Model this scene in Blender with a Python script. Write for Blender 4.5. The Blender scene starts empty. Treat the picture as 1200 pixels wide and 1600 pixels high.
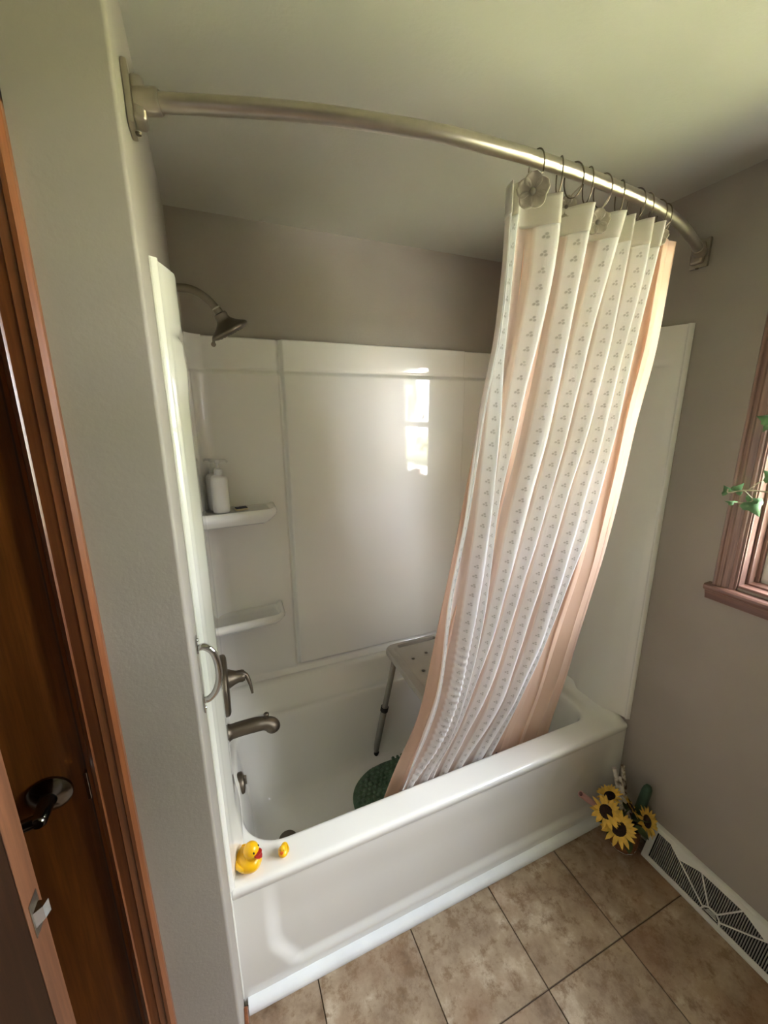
import bpy, bmesh, math, random
from mathutils import Vector, Matrix, noise

random.seed(7)
SC = bpy.context.scene
COL = SC.collection
PI = math.pi
L = 1.524            # alcove length (x), tub front at y=0, back wall y=WB
WB = 0.78
CEIL = 2.339
YF = -0.154          # plane of the closet wall that faces the room

# ---------------------------------------------------------------- camera
cam_d = bpy.data.cameras.new('camera')
cam_d.sensor_fit = 'HORIZONTAL'
cam_d.sensor_width = 36.0
cam_d.lens = 36.0 * 630.14 / 1200.0
cam_d.clip_start = 0.02
cam = bpy.data.objects.new('camera', cam_d)
COL.objects.link(cam)
_y, _p, _r = math.radians(22.963), math.radians(13.8016), math.radians(-0.2451)
fw = Vector((math.sin(_y) * math.cos(_p), math.cos(_y) * math.cos(_p), -math.sin(_p)))
rt = Vector((math.cos(_y), -math.sin(_y), 0))
up = rt.cross(fw)
rt2 = math.cos(_r) * rt + math.sin(_r) * up
up2 = -math.sin(_r) * rt + math.cos(_r) * up
m = Matrix((rt2, up2, -fw)).transposed().to_4x4()
m.translation = Vector((0.06878, -0.89126, 1.67885))
cam.matrix_world = m
SC.camera = cam

# ---------------------------------------------------------------- sky, sun, exposure
SC.view_settings.view_transform = 'Standard'
SC.view_settings.look = 'None'
SC.view_settings.gamma = 1.0
SC.view_settings.use_curve_mapping = False
SC.view_settings.exposure = 4.45
W = bpy.data.worlds.new('sky')
SC.world = W
W.use_nodes = True
wn, wl = W.node_tree.nodes, W.node_tree.links
sky = wn.new('ShaderNodeTexSky')
sky.sky_type = 'HOSEK_WILKIE'
sky.turbidity = 4.0
sky.sun_direction = Vector((-0.45, 0.35, 0.8)).normalized()
sky.ground_albedo = 0.3
bg = wn['Background']
SKY_STRENGTH = 16.0
bg.inputs[1].default_value = SKY_STRENGTH
# bright broken cloud in front of the blue
wtc = wn.new('ShaderNodeTexCoord')
wnz = wn.new('ShaderNodeTexNoise')
wnz.inputs['Scale'].default_value = 2.2
wnz.inputs['Detail'].default_value = 5
wl.new(wtc.outputs['Generated'], wnz.inputs['Vector'])
wrp = wn.new('ShaderNodeValToRGB')
wrp.color_ramp.elements[0].position = 0.25
wrp.color_ramp.elements[0].color = (0.5, 0.5, 0.5, 1)
wrp.color_ramp.elements[1].position = 0.6
wl.new(wnz.outputs[0], wrp.inputs[0])
wmx = wn.new('ShaderNodeMix')
wmx.data_type = 'RGBA'
wl.new(wrp.outputs[0], wmx.inputs[0])
wl.new(sky.outputs[0], wmx.inputs[6])
wmx.inputs[7].default_value = (0.126, 0.128, 0.132, 1)
wl.new(wmx.outputs[2], bg.inputs[0])

sun_d = bpy.data.lights.new('sun', 'SUN')
sun_d.energy = 14.0
sun_d.angle = 0.01
sun_d.color = (1.0, 0.97, 0.93)
sun = bpy.data.objects.new('sun', sun_d)
COL.objects.link(sun)
sun.rotation_euler = Vector((0.45, -0.35, -0.8)).to_track_quat('-Z', 'Y').to_euler()
sun.location = (-3, 3, 6)

# window opening in the right wall
WY0, WY1, WZ0, WZ1 = -1.62, -0.25, 1.15, 2.03
por_d = bpy.data.lights.new('window_portal', 'AREA')
por_d.shape = 'RECTANGLE'
por_d.size = WY1 - WY0
por_d.size_y = WZ1 - WZ0
por_d.cycles.is_portal = True
por = bpy.data.objects.new('window_portal', por_d)
COL.objects.link(por)
por.matrix_world = Matrix(((0, 0, 1, L + 0.13), (1, 0, 0, (WY0 + WY1) / 2), (0, 1, 0, (WZ0 + WZ1) / 2), (0, 0, 0, 1)))


# ---------------------------------------------------------------- materials
def srgb(r, g, b):
    f = lambda c: (c / 255 / 12.92) if c / 255 <= 0.04045 else ((c / 255 + 0.055) / 1.055) ** 2.4
    return (f(r), f(g), f(b), 1.0)


class NT:
    def __init__(s, name):
        s.m = bpy.data.materials.new(name)
        s.m.use_nodes = True
        s.t = s.m.node_tree
        s.b = s.t.nodes['Principled BSDF']
        s.out = s.t.nodes['Material Output']

    def n(s, typ, **kw):
        nd = s.t.nodes.new(typ)
        for k, v in kw.items():
            if k.startswith('i_'):
                key = k[2:]
                key = int(key) if key.isdigit() else key
                s.put(nd.inputs[key], v)
            else:
                setattr(nd, k, v)
        return nd

    def put(s, sock, v):
        if hasattr(v, 'is_linked'):
            s.t.links.new(v, sock)
        else:
            sock.default_value = v

    def ma(s, op, a, b=None, c=None, clamp=False):
        nd = s.t.nodes.new('ShaderNodeMath')
        nd.operation = op
        nd.use_clamp = clamp
        for i, v in enumerate((a, b, c)):
            if v is not None:
                s.put(nd.inputs[i], v)
        return nd.outputs[0]

    def noise(s, scale=5, detail=3, rough=0.5, vec=None, stretch=None):
        if vec is None:
            vec = s.n('ShaderNodeTexCoord').outputs['Object']
        if stretch:
            mp = s.n('ShaderNodeMapping')
            s.put(mp.inputs[0], vec)
            mp.inputs['Scale'].default_value = stretch
            vec = mp.outputs[0]
        nd = s.n('ShaderNodeTexNoise')
        s.put(nd.inputs['Vector'], vec)
        nd.inputs['Scale'].default_value = scale
        nd.inputs['Detail'].default_value = detail
        nd.inputs['Roughness'].default_value = rough
        return nd.outputs[0]

    def ramp(s, fac, stops):
        nd = s.n('ShaderNodeValToRGB')
        s.put(nd.inputs[0], fac)
        e = nd.color_ramp.elements
        while len(e) < len(stops):
            e.new(0.5)
        for i, (p, c) in enumerate(stops):
            e[i].position = p
            e[i].color = c
        return nd.outputs[0]

    def mix(s, fac, a, b, mode='MIX'):
        nd = s.n('ShaderNodeMix', data_type='RGBA', blend_type=mode)
        s.put(nd.inputs[0], fac)
        s.put(nd.inputs[6], a)
        s.put(nd.inputs[7], b)
        return nd.outputs[2]

    def bump(s, h, strength=0.2, dist=0.002, prev=None):
        nd = s.n('ShaderNodeBump')
        nd.inputs['Strength'].default_value = strength
        nd.inputs['Distance'].default_value = dist
        s.put(nd.inputs['Height'], h)
        if prev is not None:
            s.put(nd.inputs['Normal'], prev)
        s.t.links.new(nd.outputs[0], s.b.inputs['Normal'])
        return nd.outputs[0]

    def set(s, **kw):
        names = dict(base='Base Color', rough='Roughness', metal='Metallic', spec='Specular IOR Level', trans='Transmission Weight',
                     coat='Coat Weight', sss='Subsurface Weight', sheen='Sheen Weight', ior='IOR', alpha='Alpha', coatr='Coat Roughness')
        for k, v in kw.items():
            s.put(s.b.inputs[names[k]], v)
        return s


def plain(name, c, rough=0.5, metal=0.0, vary=0.06, scale=8, bump=0.0, bscale=200, **kw):
    t = NT(name)
    nz = t.noise(scale, 3)
    d = tuple(x * (1 - vary) for x in c[:3]) + (1,)
    l = tuple(min(1, x * (1 + vary)) for x in c[:3]) + (1,)
    t.set(base=t.ramp(nz, [(0.3, d), (0.7, l)]), rough=rough, metal=metal, **kw)
    if bump:
        t.bump(t.noise(bscale, 2), bump, 0.001)
    return t.m


def wood(name, dark, light, rough=0.35, axis='z', scale=1.0, coat=0.3):
    t = NT(name)
    st = {'z': (40, 40, 1.6), 'y': (40, 1.6, 40), 'x': (1.6, 40, 40)}[axis]
    st = tuple(v * scale for v in st)
    a = t.noise(1.0, 6, 0.6, stretch=st)
    b = t.noise(6.0, 3, 0.6, stretch=st)
    mid = tuple((x + y) / 2 for x, y in zip(dark, light))
    c = t.ramp(a, [(0.32, dark), (0.52, mid), (0.7, light)])
    c = t.mix(t.ma('MULTIPLY', t.ramp(b, [(0.45, (0, 0, 0, 1)), (0.65, (1, 1, 1, 1))]), 0.45), c, dark)
    t.set(base=c, rough=rough, coat=coat, coatr=0.25)
    t.bump(b, 0.12, 0.0006)
    return t.m


M = {}
# painted walls: roller stipple and a few dents
t = NT('taupe_paint')
nz = t.noise(3, 4)
t.set(base=t.ramp(nz, [(0.3, srgb(158, 150, 140)), (0.7, srgb(166, 158, 148))]), rough=0.55, spec=0.35)
h = t.ma('ADD', t.ma('MULTIPLY', t.noise(160, 3), 0.5), t.ma('MULTIPLY', t.noise(9, 5, 0.65), 1.0))
t.bump(h, 0.22, 0.003)
M['paint'] = t.m
t = NT('ceiling_paint')
t.set(base=t.ramp(t.noise(2, 3), [(0.3, srgb(184, 182, 171)), (0.7, srgb(192, 190, 179))]), rough=0.8)
t.bump(t.ma('ADD', t.noise(120, 3), t.ma('MULTIPLY', t.noise(5, 3), 1.5)), 0.15, 0.003)
M['ceiling'] = t.m
# moulded fibreglass with a glossy gel coat
t = NT('white_fibreglass')
t.set(base=t.ramp(t.noise(2, 2), [(0.3, srgb(236, 234, 227)), (0.7, srgb(240, 238, 232))]), rough=0.32, coat=1.0, coatr=0.035, spec=0.4)
t.bump(t.noise(7, 2), 0.12, 0.004)
M['fibre'] = t.m
M['trimwhite'] = plain('white_vinyl_trim', srgb(240, 241, 240), 0.5, bump=0.3, bscale=120)
M['caulk'] = plain('white_caulk', srgb(224, 222, 212), 0.5, bump=0.3, bscale=60)
t = NT('brushed_nickel')
t.set(base=t.ramp(t.noise(1, 3, stretch=(4, 4, 400)), [(0.3, srgb(150, 143, 130)), (0.7, srgb(186, 178, 164))]), metal=1.0, rough=0.34)
M['nickel'] = t.m
M['nickel_dark'] = plain('satin_nickel_dark', srgb(118, 108, 94), 0.45, 1.0)
t = NT('rod_nickel')
t.set(base=t.ramp(t.noise(40, 2), [(0.3, srgb(176, 167, 156)), (0.7, srgb(184, 175, 164))]), metal=1.0, rough=0.32)
M['rod'] = t.m
M['chrome'] = plain('polished_chrome', srgb(210, 210, 208), 0.08, 1.0, vary=0.02)
M['gunmetal'] = plain('dark_polished_nickel', srgb(120, 114, 106), 0.16, 1.0)
M['black'] = plain('black_void', srgb(14, 13, 12), 0.9)
M['wood_door'] = wood('dark_oak_door', srgb(96, 52, 20), srgb(146, 86, 36), 0.4)
M['wood_casing'] = wood('oak_casing', srgb(104, 56, 28), srgb(150, 90, 50), 0.3)
M['wood_edge'] = wood('light_oak_edge', srgb(96, 58, 34), srgb(146, 94, 60), 0.5)
M['wood_open'] = wood('brown_door_face', srgb(60, 34, 18), srgb(92, 54, 30), 0.4)
M['wood_window'] = wood('window_oak', srgb(104, 78, 68), srgb(156, 124, 110), 0.35)
M['wood_sill'] = wood('window_oak_sill', srgb(102, 72, 62), srgb(150, 112, 98), 0.35, axis='y')
# floor tiles
t = NT('travertine_tile')
geo = t.n('ShaderNodeNewGeometry').outputs['Position']
oi = t.n('ShaderNodeObjectInfo').outputs['Random']
off = t.n('ShaderNodeVectorMath', operation='ADD')
t.put(off.inputs[0], geo)
cmb = t.n('ShaderNodeCombineXYZ')
t.put(cmb.inputs[2], t.ma('MULTIPLY', oi, 7.0))
t.put(off.inputs[1], cmb.outputs[0])
v = off.outputs[0]
n1 = t.noise(7, 8, 0.68, vec=v)
n2 = t.noise(26, 6, 0.7, vec=v)
n3 = t.noise(3, 4, 0.6, vec=v)
c = t.ramp(n1, [(0.3, srgb(108, 84, 60)), (0.44, srgb(152, 130, 106)), (0.56, srgb(172, 151, 126)), (0.7, srgb(206, 190, 168))])
c = t.mix(t.ramp(n2, [(0.5, (0, 0, 0, 1)), (0.64, (.75, .75, .75, 1))]), c, srgb(120, 92, 62))
c = t.mix(t.ramp(n3, [(0.5, (0, 0, 0, 1)), (0.66, (.5, .5, .5, 1))]), c, srgb(146, 106, 74))
t.set(base=c, rough=t.ma('ADD', t.ma('MULTIPLY', n2, 0.25), 0.32))
t.bump(n2, 0.15, 0.0015)
M['tile'] = t.m
M['grout'] = plain('dark_grout', srgb(92, 78, 62), 0.9, bump=0.4)
M['lawn'] = plain('lawn_grass', srgb(98, 102, 66), 0.9, vary=0.3, scale=3)
M['leafage'] = plain('tree_leafage', srgb(58, 78, 40), 0.6, vary=0.4, scale=1)
M['bark'] = plain('tree_bark', srgb(92, 74, 56), 0.9, vary=0.3, scale=6)
M['siding'] = plain('white_house_wall', srgb(220, 216, 206), 0.8)
M['vinyl'] = plain('white_window_vinyl', srgb(226, 228, 222), 0.4)
t = NT('window_glass')
gl = t.n('ShaderNodeBsdfGlass')
gl.inputs['Roughness'].default_value = 0.0
gl.inputs['IOR'].default_value = 1.45
tr = t.n('ShaderNodeBsdfTransparent')
fr = t.n('ShaderNodeFresnel')
fr.inputs[0].default_value = 1.45
gs = t.n('ShaderNodeBsdfGlossy')
gs.inputs['Roughness'].default_value = 0.0
mx = t.n('ShaderNodeMixShader')
bf = t.n('ShaderNodeNewGeometry').outputs['Backfacing']
t.put(mx.inputs[0], t.ma('MULTIPLY', fr.outputs[0], t.ma('SUBTRACT', 1.0, bf)))
t.t.links.new(tr.outputs[0], mx.inputs[1])
t.t.links.new(gs.outputs[0], mx.inputs[2])
t.t.links.new(mx.outputs[0], t.out.inputs[0])
t.t.nodes.remove(gl)
M['glass'] = t.m


def cloth_mix(t, diff_col, transl=0.4, transp=0.0, rough=0.6, sheen=0.2):
    """diffuse + translucent + see-through thread gaps"""
    t.set(base=diff_col, rough=rough, sheen=sheen, spec=0.25)
    tl = t.n('ShaderNodeBsdfTranslucent')
    t.put(tl.inputs[0], diff_col)
    a = t.n('ShaderNodeMixShader')
    a.inputs[0].default_value = transl
    t.t.links.new(t.b.outputs[0], a.inputs[1])
    t.t.links.new(tl.outputs[0], a.inputs[2])
    tp = t.n('ShaderNodeBsdfTransparent')
    b = t.n('ShaderNodeMixShader')
    t.put(b.inputs[0], transp)
    t.t.links.new(a.outputs[0], b.inputs[1])
    t.t.links.new(tp.outputs[0], b.inputs[2])
    t.t.links.new(b.outputs[0], t.out.inputs[0])


# curtain cloth: u = stripe index (a woven band is centred a little left of each integer), v = metres of drop
t = NT('embroidered_curtain')
uv = t.n('ShaderNodeUVMap')
sep = t.n('ShaderNodeSeparateXYZ')
t.t.links.new(uv.outputs[0], sep.inputs[0])
u, v = sep.outputs[0], sep.outputs[1]
fu = t.ma('FRACT', t.ma('ADD', u, 0.5))              # 0..1, ridge at 0.5
du = t.ma('MULTIPLY', t.ma('SUBTRACT', fu, 0.36), 0.12)
dv = t.ma('MULTIPLY', t.ma('SUBTRACT', t.ma('FRACT', t.ma('DIVIDE', v, 0.03)), 0.5), 0.03)
sp = None
for ang in (75, 195, 315):
    cx, cy = 0.0036 * math.cos(math.radians(ang)), 0.0036 * math.sin(math.radians(ang))
    d = t.ma('SQRT', t.ma('ADD', t.ma('POWER', t.ma('SUBTRACT', du, cx), 2.0), t.ma('POWER', t.ma('SUBTRACT', dv, cy), 2.0)))
    k = t.ma('SUBTRACT', 1.0, t.ma('DIVIDE', d, 0.0033), clamp=True)
    sp = k if sp is None else t.ma('MAXIMUM', sp, k)
sprig = t.ma('MULTIPLY', sp, 2.2, clamp=True)
band = t.ma('SUBTRACT', 1.0, t.ma('DIVIDE', t.ma('ABSOLUTE', t.ma('SUBTRACT', fu, 0.42)), 0.24), clamp=True)
band = t.ma('MULTIPLY', band, 4.0, clamp=True)
col = t.mix(band, srgb(245, 236, 230), srgb(249, 249, 249))
col = t.mix(t.ma('MULTIPLY', sprig, 0.5), col, srgb(160, 158, 154))
trp = t.ma('MULTIPLY', t.ma('SUBTRACT', 1.0, band), 0.45)
cloth_mix(t, col, 0.55, trp, 0.55)
ruff = t.ma('SUBTRACT', 1.0, t.ma('MULTIPLY', t.ma('ABSOLUTE', t.ma('SUBTRACT', u, 0.92)), 2.5), clamp=True)
ruff = t.ma('ADD', t.ma('MULTIPLY', ruff, 5.0), 0.5)
pk = t.ma('MULTIPLY', t.ma('SINE', t.ma('ADD', t.ma('MULTIPLY', v, 300.0), t.ma('MULTIPLY', t.noise(4, 2, vec=uv.outputs[0]), 6.0))), t.ma('SUBTRACT', 1.35, v, clamp=True))
pk = t.ma('MULTIPLY', t.ma('MULTIPLY', pk, ruff), band)
uvn = t.n('ShaderNodeMapping')
t.t.links.new(uv.outputs[0], uvn.inputs[0])
uvn.inputs['Scale'].default_value = (4, 2.5, 1)
wr = t.noise(3.0, 4, 0.6, vec=uvn.outputs[0])
hh = t.ma('ADD', t.ma('MULTIPLY', sprig, 0.6), t.ma('ADD', t.ma('MULTIPLY', pk, 0.25), t.ma('MULTIPLY', wr, 2.2)))
t.bump(hh, 0.5, 0.003)
M['curtain'] = t.m
t = NT('curtain_hem')
cloth_mix(t, srgb(234, 230, 222), 0.45, 0.0, 0.7)
t.bump(t.noise(500, 2), 0.15, 0.001)
M['hem'] = t.m
t = NT('peach_liner')
cloth_mix(t, t.ramp(t.noise(4, 2), [(0.3, srgb(243, 213, 192)), (0.7, srgb(246, 220, 200))]), 0.42, 0.15, 0.28, 0.0)
t.bump(t.noise(14, 4, stretch=(2, 2, 0.6)), 0.4, 0.006)
M['liner'] = t.m


# ---------------------------------------------------------------- mesh helpers
def finish(me, angle=40):
    me.validate()
    if angle is None:
        return
    for p in me.polygons:
        p.use_smooth = True
    me.set_sharp_from_angle(angle=math.radians(angle))


def obj(name, data, mat, parent=None, world=True, angle=40, uv=None, even=True):
    """data = (verts, faces); world=True: verts are given in world space and become local to an unrotated parent"""
    vs, fs = data
    o0 = parent_world(parent) if (parent and world) else Vector((0, 0, 0))
    me = bpy.data.meshes.new(name)
    me.from_pydata([tuple(Vector(q) - o0) for q in vs], [], fs)
    if uv is not None:
        lay = me.uv_layers.new(name='UVMap')
        for lp in me.loops:
            lay.data[lp.index].uv = uv[lp.vertex_index]
    finish(me, angle)
    me.materials.append(mat)
    o = bpy.data.objects.new(name, me)
    COL.objects.link(o)
    if even and angle is not None and 6 < len(me.polygons) < 2500:
        wnm = o.modifiers.new('even_normals', 'WEIGHTED_NORMAL')
        wnm.keep_sharp = True
    if parent:
        o.parent = parent
    return o


def parent_world(p):
    v = Vector(p.location)
    q = p.parent
    while q:
        v = v + Vector(q.location)
        q = q.parent
    return v


def tag(o, label=None, cat=None, group=None, kind=None):
    if label: o['label'] = label
    if cat: o['category'] = cat
    if group: o['group'] = group
    if kind: o['kind'] = kind
    return o


def thing(name, label, cat, loc=(0, 0, 0), rotz=0.0, group=None):
    o = bpy.data.objects.new(name, None)
    COL.objects.link(o)
    o.empty_display_size = 0.05
    o.location = loc
    o.rotation_euler = (0, 0, rotz)
    return tag(o, label, cat, group)


def struct(name, data, mat, parent=None, angle=40):
    o = obj(name, data, mat, parent, angle=angle, even=angle > 5)
    if not parent:
        o['kind'] = 'structure'
    return o


def join(*ds):
    V, F = [], []
    for v, f in ds:
        n = len(V)
        V += [tuple(q) for q in v]
        F += [tuple(i + n for i in g) for g in f]
    return V, F


def xf(d, mat):
    return [mat @ Vector(q) for q in d[0]], d[1]


def box(x0, x1, y0, y1, z0, z1, b=0.0, seg=2):
    if b <= 0:
        V = [(x, y, z) for x in (x0, x1) for y in (y0, y1) for z in (z0, z1)]
        return V, [(0, 1, 3, 2), (4, 6, 7, 5), (0, 4, 5, 1), (2, 3, 7, 6), (0, 2, 6, 4), (1, 5, 7, 3)]
    bm = bmesh.new()
    bmesh.ops.create_cube(bm, size=1.0)
    for q in bm.verts:
        q.co = Vector(((x0 + x1) / 2 + q.co.x * (x1 - x0), (y0 + y1) / 2 + q.co.y * (y1 - y0), (z0 + z1) / 2 + q.co.z * (z1 - z0)))
    bmesh.ops.bevel(bm, geom=bm.edges[:], offset=b, segments=seg, affect='EDGES', profile=0.5)
    return frombm(bm)


def frombm(bm):
    bm.verts.index_update()
    V = [tuple(q.co) for q in bm.verts]
    F = [tuple(q.index for q in f.verts) for f in bm.faces]
    bm.free()
    return V, F


def frame_to(p0, p1):
    """matrix with z along p0->p1, origin p0"""
    z = (Vector(p1) - Vector(p0)).normalized()
    q = z.to_track_quat('Z', 'Y').to_matrix().to_4x4()
    q.translation = Vector(p0)
    return q


def lathe(prof, n=32, p0=(0, 0, 0), p1=(0, 0, 1), sx=1.0, sy=1.0):
    V, F = [], []
    for r, z in prof:
        for i in range(n):
            a = 2 * PI * i / n
            V.append((r * math.cos(a) * sx, r * math.sin(a) * sy, z))
    for j in range(len(prof) - 1):
        for i in range(n):
            k = (i + 1) % n
            F.append((j * n + i, j * n + k, (j + 1) * n + k, (j + 1) * n + i))
    if prof[0][0] > 1e-6: F.append(tuple(range(n - 1, -1, -1)))
    if prof[-1][0] > 1e-6: F.append(tuple((len(prof) - 1) * n + i for i in range(n)))
    return xf((V, F), frame_to(p0, p1))


def tube(pts, r, n=10, caps=True, closed=False, flat=None):
    pts = [Vector(p) for p in pts]
    R = r if isinstance(r, (list, tuple)) else [r] * len(pts)
    V, F = [], []
    N = len(pts)
    prev = None
    for i, p in enumerate(pts):
        if closed:
            d = pts[(i + 1) % N] - pts[(i - 1) % N]
        else:
            d = pts[min(i + 1, N - 1)] - pts[max(i - 1, 0)]
        d.normalize()
        if prev is None:
            a = Vector((0, 0, 1)) if abs(d.z) < 0.9 else Vector((1, 0, 0))
            e1 = d.cross(a).normalized()
        else:
            e1 = (prev - d * prev.dot(d)).normalized()
        prev = e1
        e2 = d.cross(e1)
        for k in range(n):
            a = 2 * PI * k / n
            V.append(p + (e1 * math.cos(a) + e2 * math.sin(a)) * R[i])
    M_ = N if closed else N - 1
    for i in range(M_):
        for k in range(n):
            k2 = (k + 1) % n
            j = (i + 1) % N
            F.append((i * n + k, i * n + k2, j * n + k2, j * n + k))
    if caps and not closed:
        F.append(tuple(range(n - 1, -1, -1)))
        F.append(tuple((N - 1) * n + k for k in range(n)))
    return V, F


def grid(us, vs, fn, flip=False):
    V = [fn(a, b) for b in vs for a in us]
    n = len(us)
    F = []
    for j in range(len(vs) - 1):
        for i in range(n - 1):
            q = (j * n + i, j * n + i + 1, (j + 1) * n + i + 1, (j + 1) * n + i)
            F.append(q[::-1] if flip else q)
    return V, F


def slab(us, vs, fn, back, flip=False):
    """height field with a skirt to the plane given by back(vertex)"""
    V, F = grid(us, vs, fn, flip)
    n, m_ = len(us), len(vs)
    ring = [i for i in range(n)] + [j * n + n - 1 for j in range(1, m_)] + [(m_ - 1) * n + i for i in range(n - 2, -1, -1)] + [j * n for j in range(m_ - 2, 0, -1)]
    b0 = len(V)
    V = V + [back(V[i]) for i in ring]
    N = len(ring)
    for i in range(N):
        j = (i + 1) % N
        q = (ring[i], b0 + i, b0 + j, ring[j])
        F.append(q[::-1] if flip else q)
    return V, F


def lin(a, b, n):
    return [a + (b - a) * i / (n - 1) for i in range(n)]


def dense(a, b, step, spots=(), w=0.03, fine=0.002):
    s = set(round(q, 5) for q in lin(a, b, max(2, int((b - a) / step) + 1)))
    for p in spots:
        k = int(w / fine)
        for i in range(-k, k + 1):
            q = p + i * fine
            if a < q < b: s.add(round(q, 5))
    s = sorted(s)
    out = [s[0]]
    for q in s[1:]:
        if q - out[-1] > fine * 0.6: out.append(q)
    out[-1] = b
    return out


def ss(a, b, x):
    q = min(1, max(0, (x - a) / (b - a)))
    return q * q * (3 - 2 * q)


def ellipsoid(c, r, seg=20, rings=12):
    V, F = [], []
    prof = [(math.sin(PI * j / rings), -math.cos(PI * j / rings)) for j in range(rings + 1)]
    prof[0] = (1e-7, -1); prof[-1] = (1e-7, 1)
    d = lathe(prof, seg)
    return [(c[0] + q[0] * r[0], c[1] + q[1] * r[1], c[2] + q[2] * r[2]) for q in d[0]], d[1]


def bez(pts, n=24):
    """Catmull-Rom through pts"""
    P = [Vector(p) for p in pts]
    P = [P[0] * 2 - P[1]] + P + [P[-1] * 2 - P[-2]]
    out = []
    segs = len(P) - 3
    for i in range(n + 1):
        s = i / n * segs
        k = min(int(s), segs - 1)
        u = s - k
        a, b, c, d = P[k:k + 4]
        out.append(0.5 * ((2 * b) + (c - a) * u + (2 * a - 5 * b + 4 * c - d) * u * u + (3 * b - a - 3 * c + d) * u ** 3))
    return out


# ================================================================ the room
XR0, YR0 = -1.15, -2.45      # far corner of the room, behind the photographer
fl = struct('floor', box(XR0 - 0.1, L + 0.1, YR0 - 0.1, WB + 0.1, -0.09, -0.004), M['grout'])
TS, TX, TY = 0.31512, 0.52679, -0.31583
tile_mesh = None
for i in range(-6, 4):
    for j in range(-7, 2):
        x0, y0 = TX + i * TS, TY + j * TS
        x1, y1 = min(x0 + TS, L), min(y0 + TS, 0.0)
        x0, y0 = max(x0, XR0), max(y0, YR0)
        if x1 - x0 < 0.02 or y1 - y0 < 0.02: continue
        g = 0.0014
        hx, hy = (x1 - x0) / 2 - g, (y1 - y0) / 2 - g
        full = abs(hx * 2 + 2 * g - TS) < 1e-4 and abs(hy * 2 + 2 * g - TS) < 1e-4
        c = Vector(((x0 + x1) / 2, (y0 + y1) / 2, -0.004))
        if full and tile_mesh:
            o = bpy.data.objects.new('tile', tile_mesh)
            COL.objects.link(o)
        else:
            o = obj('tile', box(-hx, hx, -hy, hy, 0.0, 0.004, 0.0012, 1), M['tile'])
            if full: tile_mesh = o.data
        o.parent = fl
        o.location = c
struct('ceiling', box(XR0 - 0.1, L + 0.1, YR0 - 0.1, WB + 0.1, CEIL, CEIL + 0.1), M['ceiling'])
struct('wall_back', box(-0.1, L + 0.1, WB, WB + 0.1, 0, CEIL), M['paint'])
# right wall with the window opening
wt = 0.14
struct('wall_right', join(box(L, L + wt, YR0, WY0, 0, CEIL), box(L, L + wt, WY1, WB, 0, CEIL),
                          box(L, L + wt, WY0, WY1, 0, WZ0), box(L, L + wt, WY0, WY1, WZ1, CEIL)), M['paint'])
# wall between tub and closet: rounded (bullnose) outside corner
cr = 0.007
pts = [(-0.1, WB), (-0.1, YF)]
pts += [(-cr + cr * math.sin(a), YF + cr - cr * math.cos(a)) for a in lin(0, PI / 2, 17)]
pts += [(0, WB)]
n = len(pts)
struct('wall_left', ([(x, y, 0) for x, y in pts] + [(x, y, CEIL) for x, y in pts],
                     [(i, (i + 1) % n, n + (i + 1) % n, n + i) for i in range(n)] + [tuple(range(n - 1, -1, -1)), tuple(range(n, 2 * n))]), M['paint'], angle=3)
DX0, DX1, DZ = -0.955, -0.186, 2.05
struct('wall_front', join(box(XR0, DX0 - 0.002, YF, YF + 0.12, 0, CEIL), box(DX1 + 0.002, -0.1, YF, YF + 0.12, 0, CEIL),
                          box(DX0 - 0.002, DX1 + 0.002, YF, YF + 0.12, DZ + 0.002, CEIL)), M['paint'])
struct('wall_rear', box(XR0, L, YR0 - 0.1, YR0, 0, CEIL), M['paint'])
struct('wall_side', box(XR0 - 0.1, XR0, YR0, YF + 0.12, 0, CEIL), M['paint'])
# wooden baseboard end beside the tub and strip trim at the foot of the apron
struct('baseboard_left', box(0.0, 0.011, YF + 0.02, -0.024, 0, 0.055, 0.003), M['wood_casing'])
prof = [(0.0, 0.0), (-0.022, 0.0), (-0.0235, 0.006), (-0.0225, 0.014), (-0.018, 0.022), (-0.010, 0.027), (-0.002, 0.029), (0.004, 0.03)]
xs = lin(0.012, L - 0.002, 60)
V = [(x, y + 0.0007 * noise.noise((x * 22, 3, y * 40)), z + 0.0012 * noise.noise((x * 25, 7, z * 40)) * (z > 0)) for x in xs for y, z in prof]
k = len(prof)
F = [(i * k + j, (i + 1) * k + j, (i + 1) * k + j + 1, i * k + j + 1) for i in range(59) for j in range(k - 1)]
F += [tuple(range(k)), tuple(reversed([59 * k + j for j in range(k)]))]
struct('trim_1', (V, F), M['trimwhite'])
# bead of caulk where the surround meets the wall on the left
cz = lin(0.05, 1.945, 90)
struct('trim_2', tube([(0.001, -0.003 + 0.002 * noise.noise((z * 9, 1, 1)), z) for z in cz], [0.0032 + 0.0014 * noise.noise((z * 14, 5, 2)) for z in cz], 8), M['caulk'])

# ---------------------------------------------------------------- window
win = thing('window_1', None, None, (L, (WY0 + WY1) / 2, WZ0))
win['kind'] = 'structure'


def casing_profile(w, th):
    # (across, proud): a stepped colonial profile
    return [(0, 0), (0, th * 0.55), (0.10 * w, th), (0.2 * w, th * 0.98), (0.24 * w, th * 0.8), (0.42 * w, th * 0.86), (0.46 * w, th * 0.72),
            (0.72 * w, th * 0.66), (0.76 * w, th * 0.8), (0.86 * w, th * 0.62), (0.9 * w, th * 0.42), (w, th * 0.36), (w, 0)]


def extrude(prof3a, prof3b):
    k = len(prof3a)
    return list(prof3a) + list(prof3b), [(j, (j + 1) % k, k + (j + 1) % k, k + j) for j in range(k)] + [tuple(range(k - 1, -1, -1)), tuple(range(k, 2 * k))]


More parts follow.
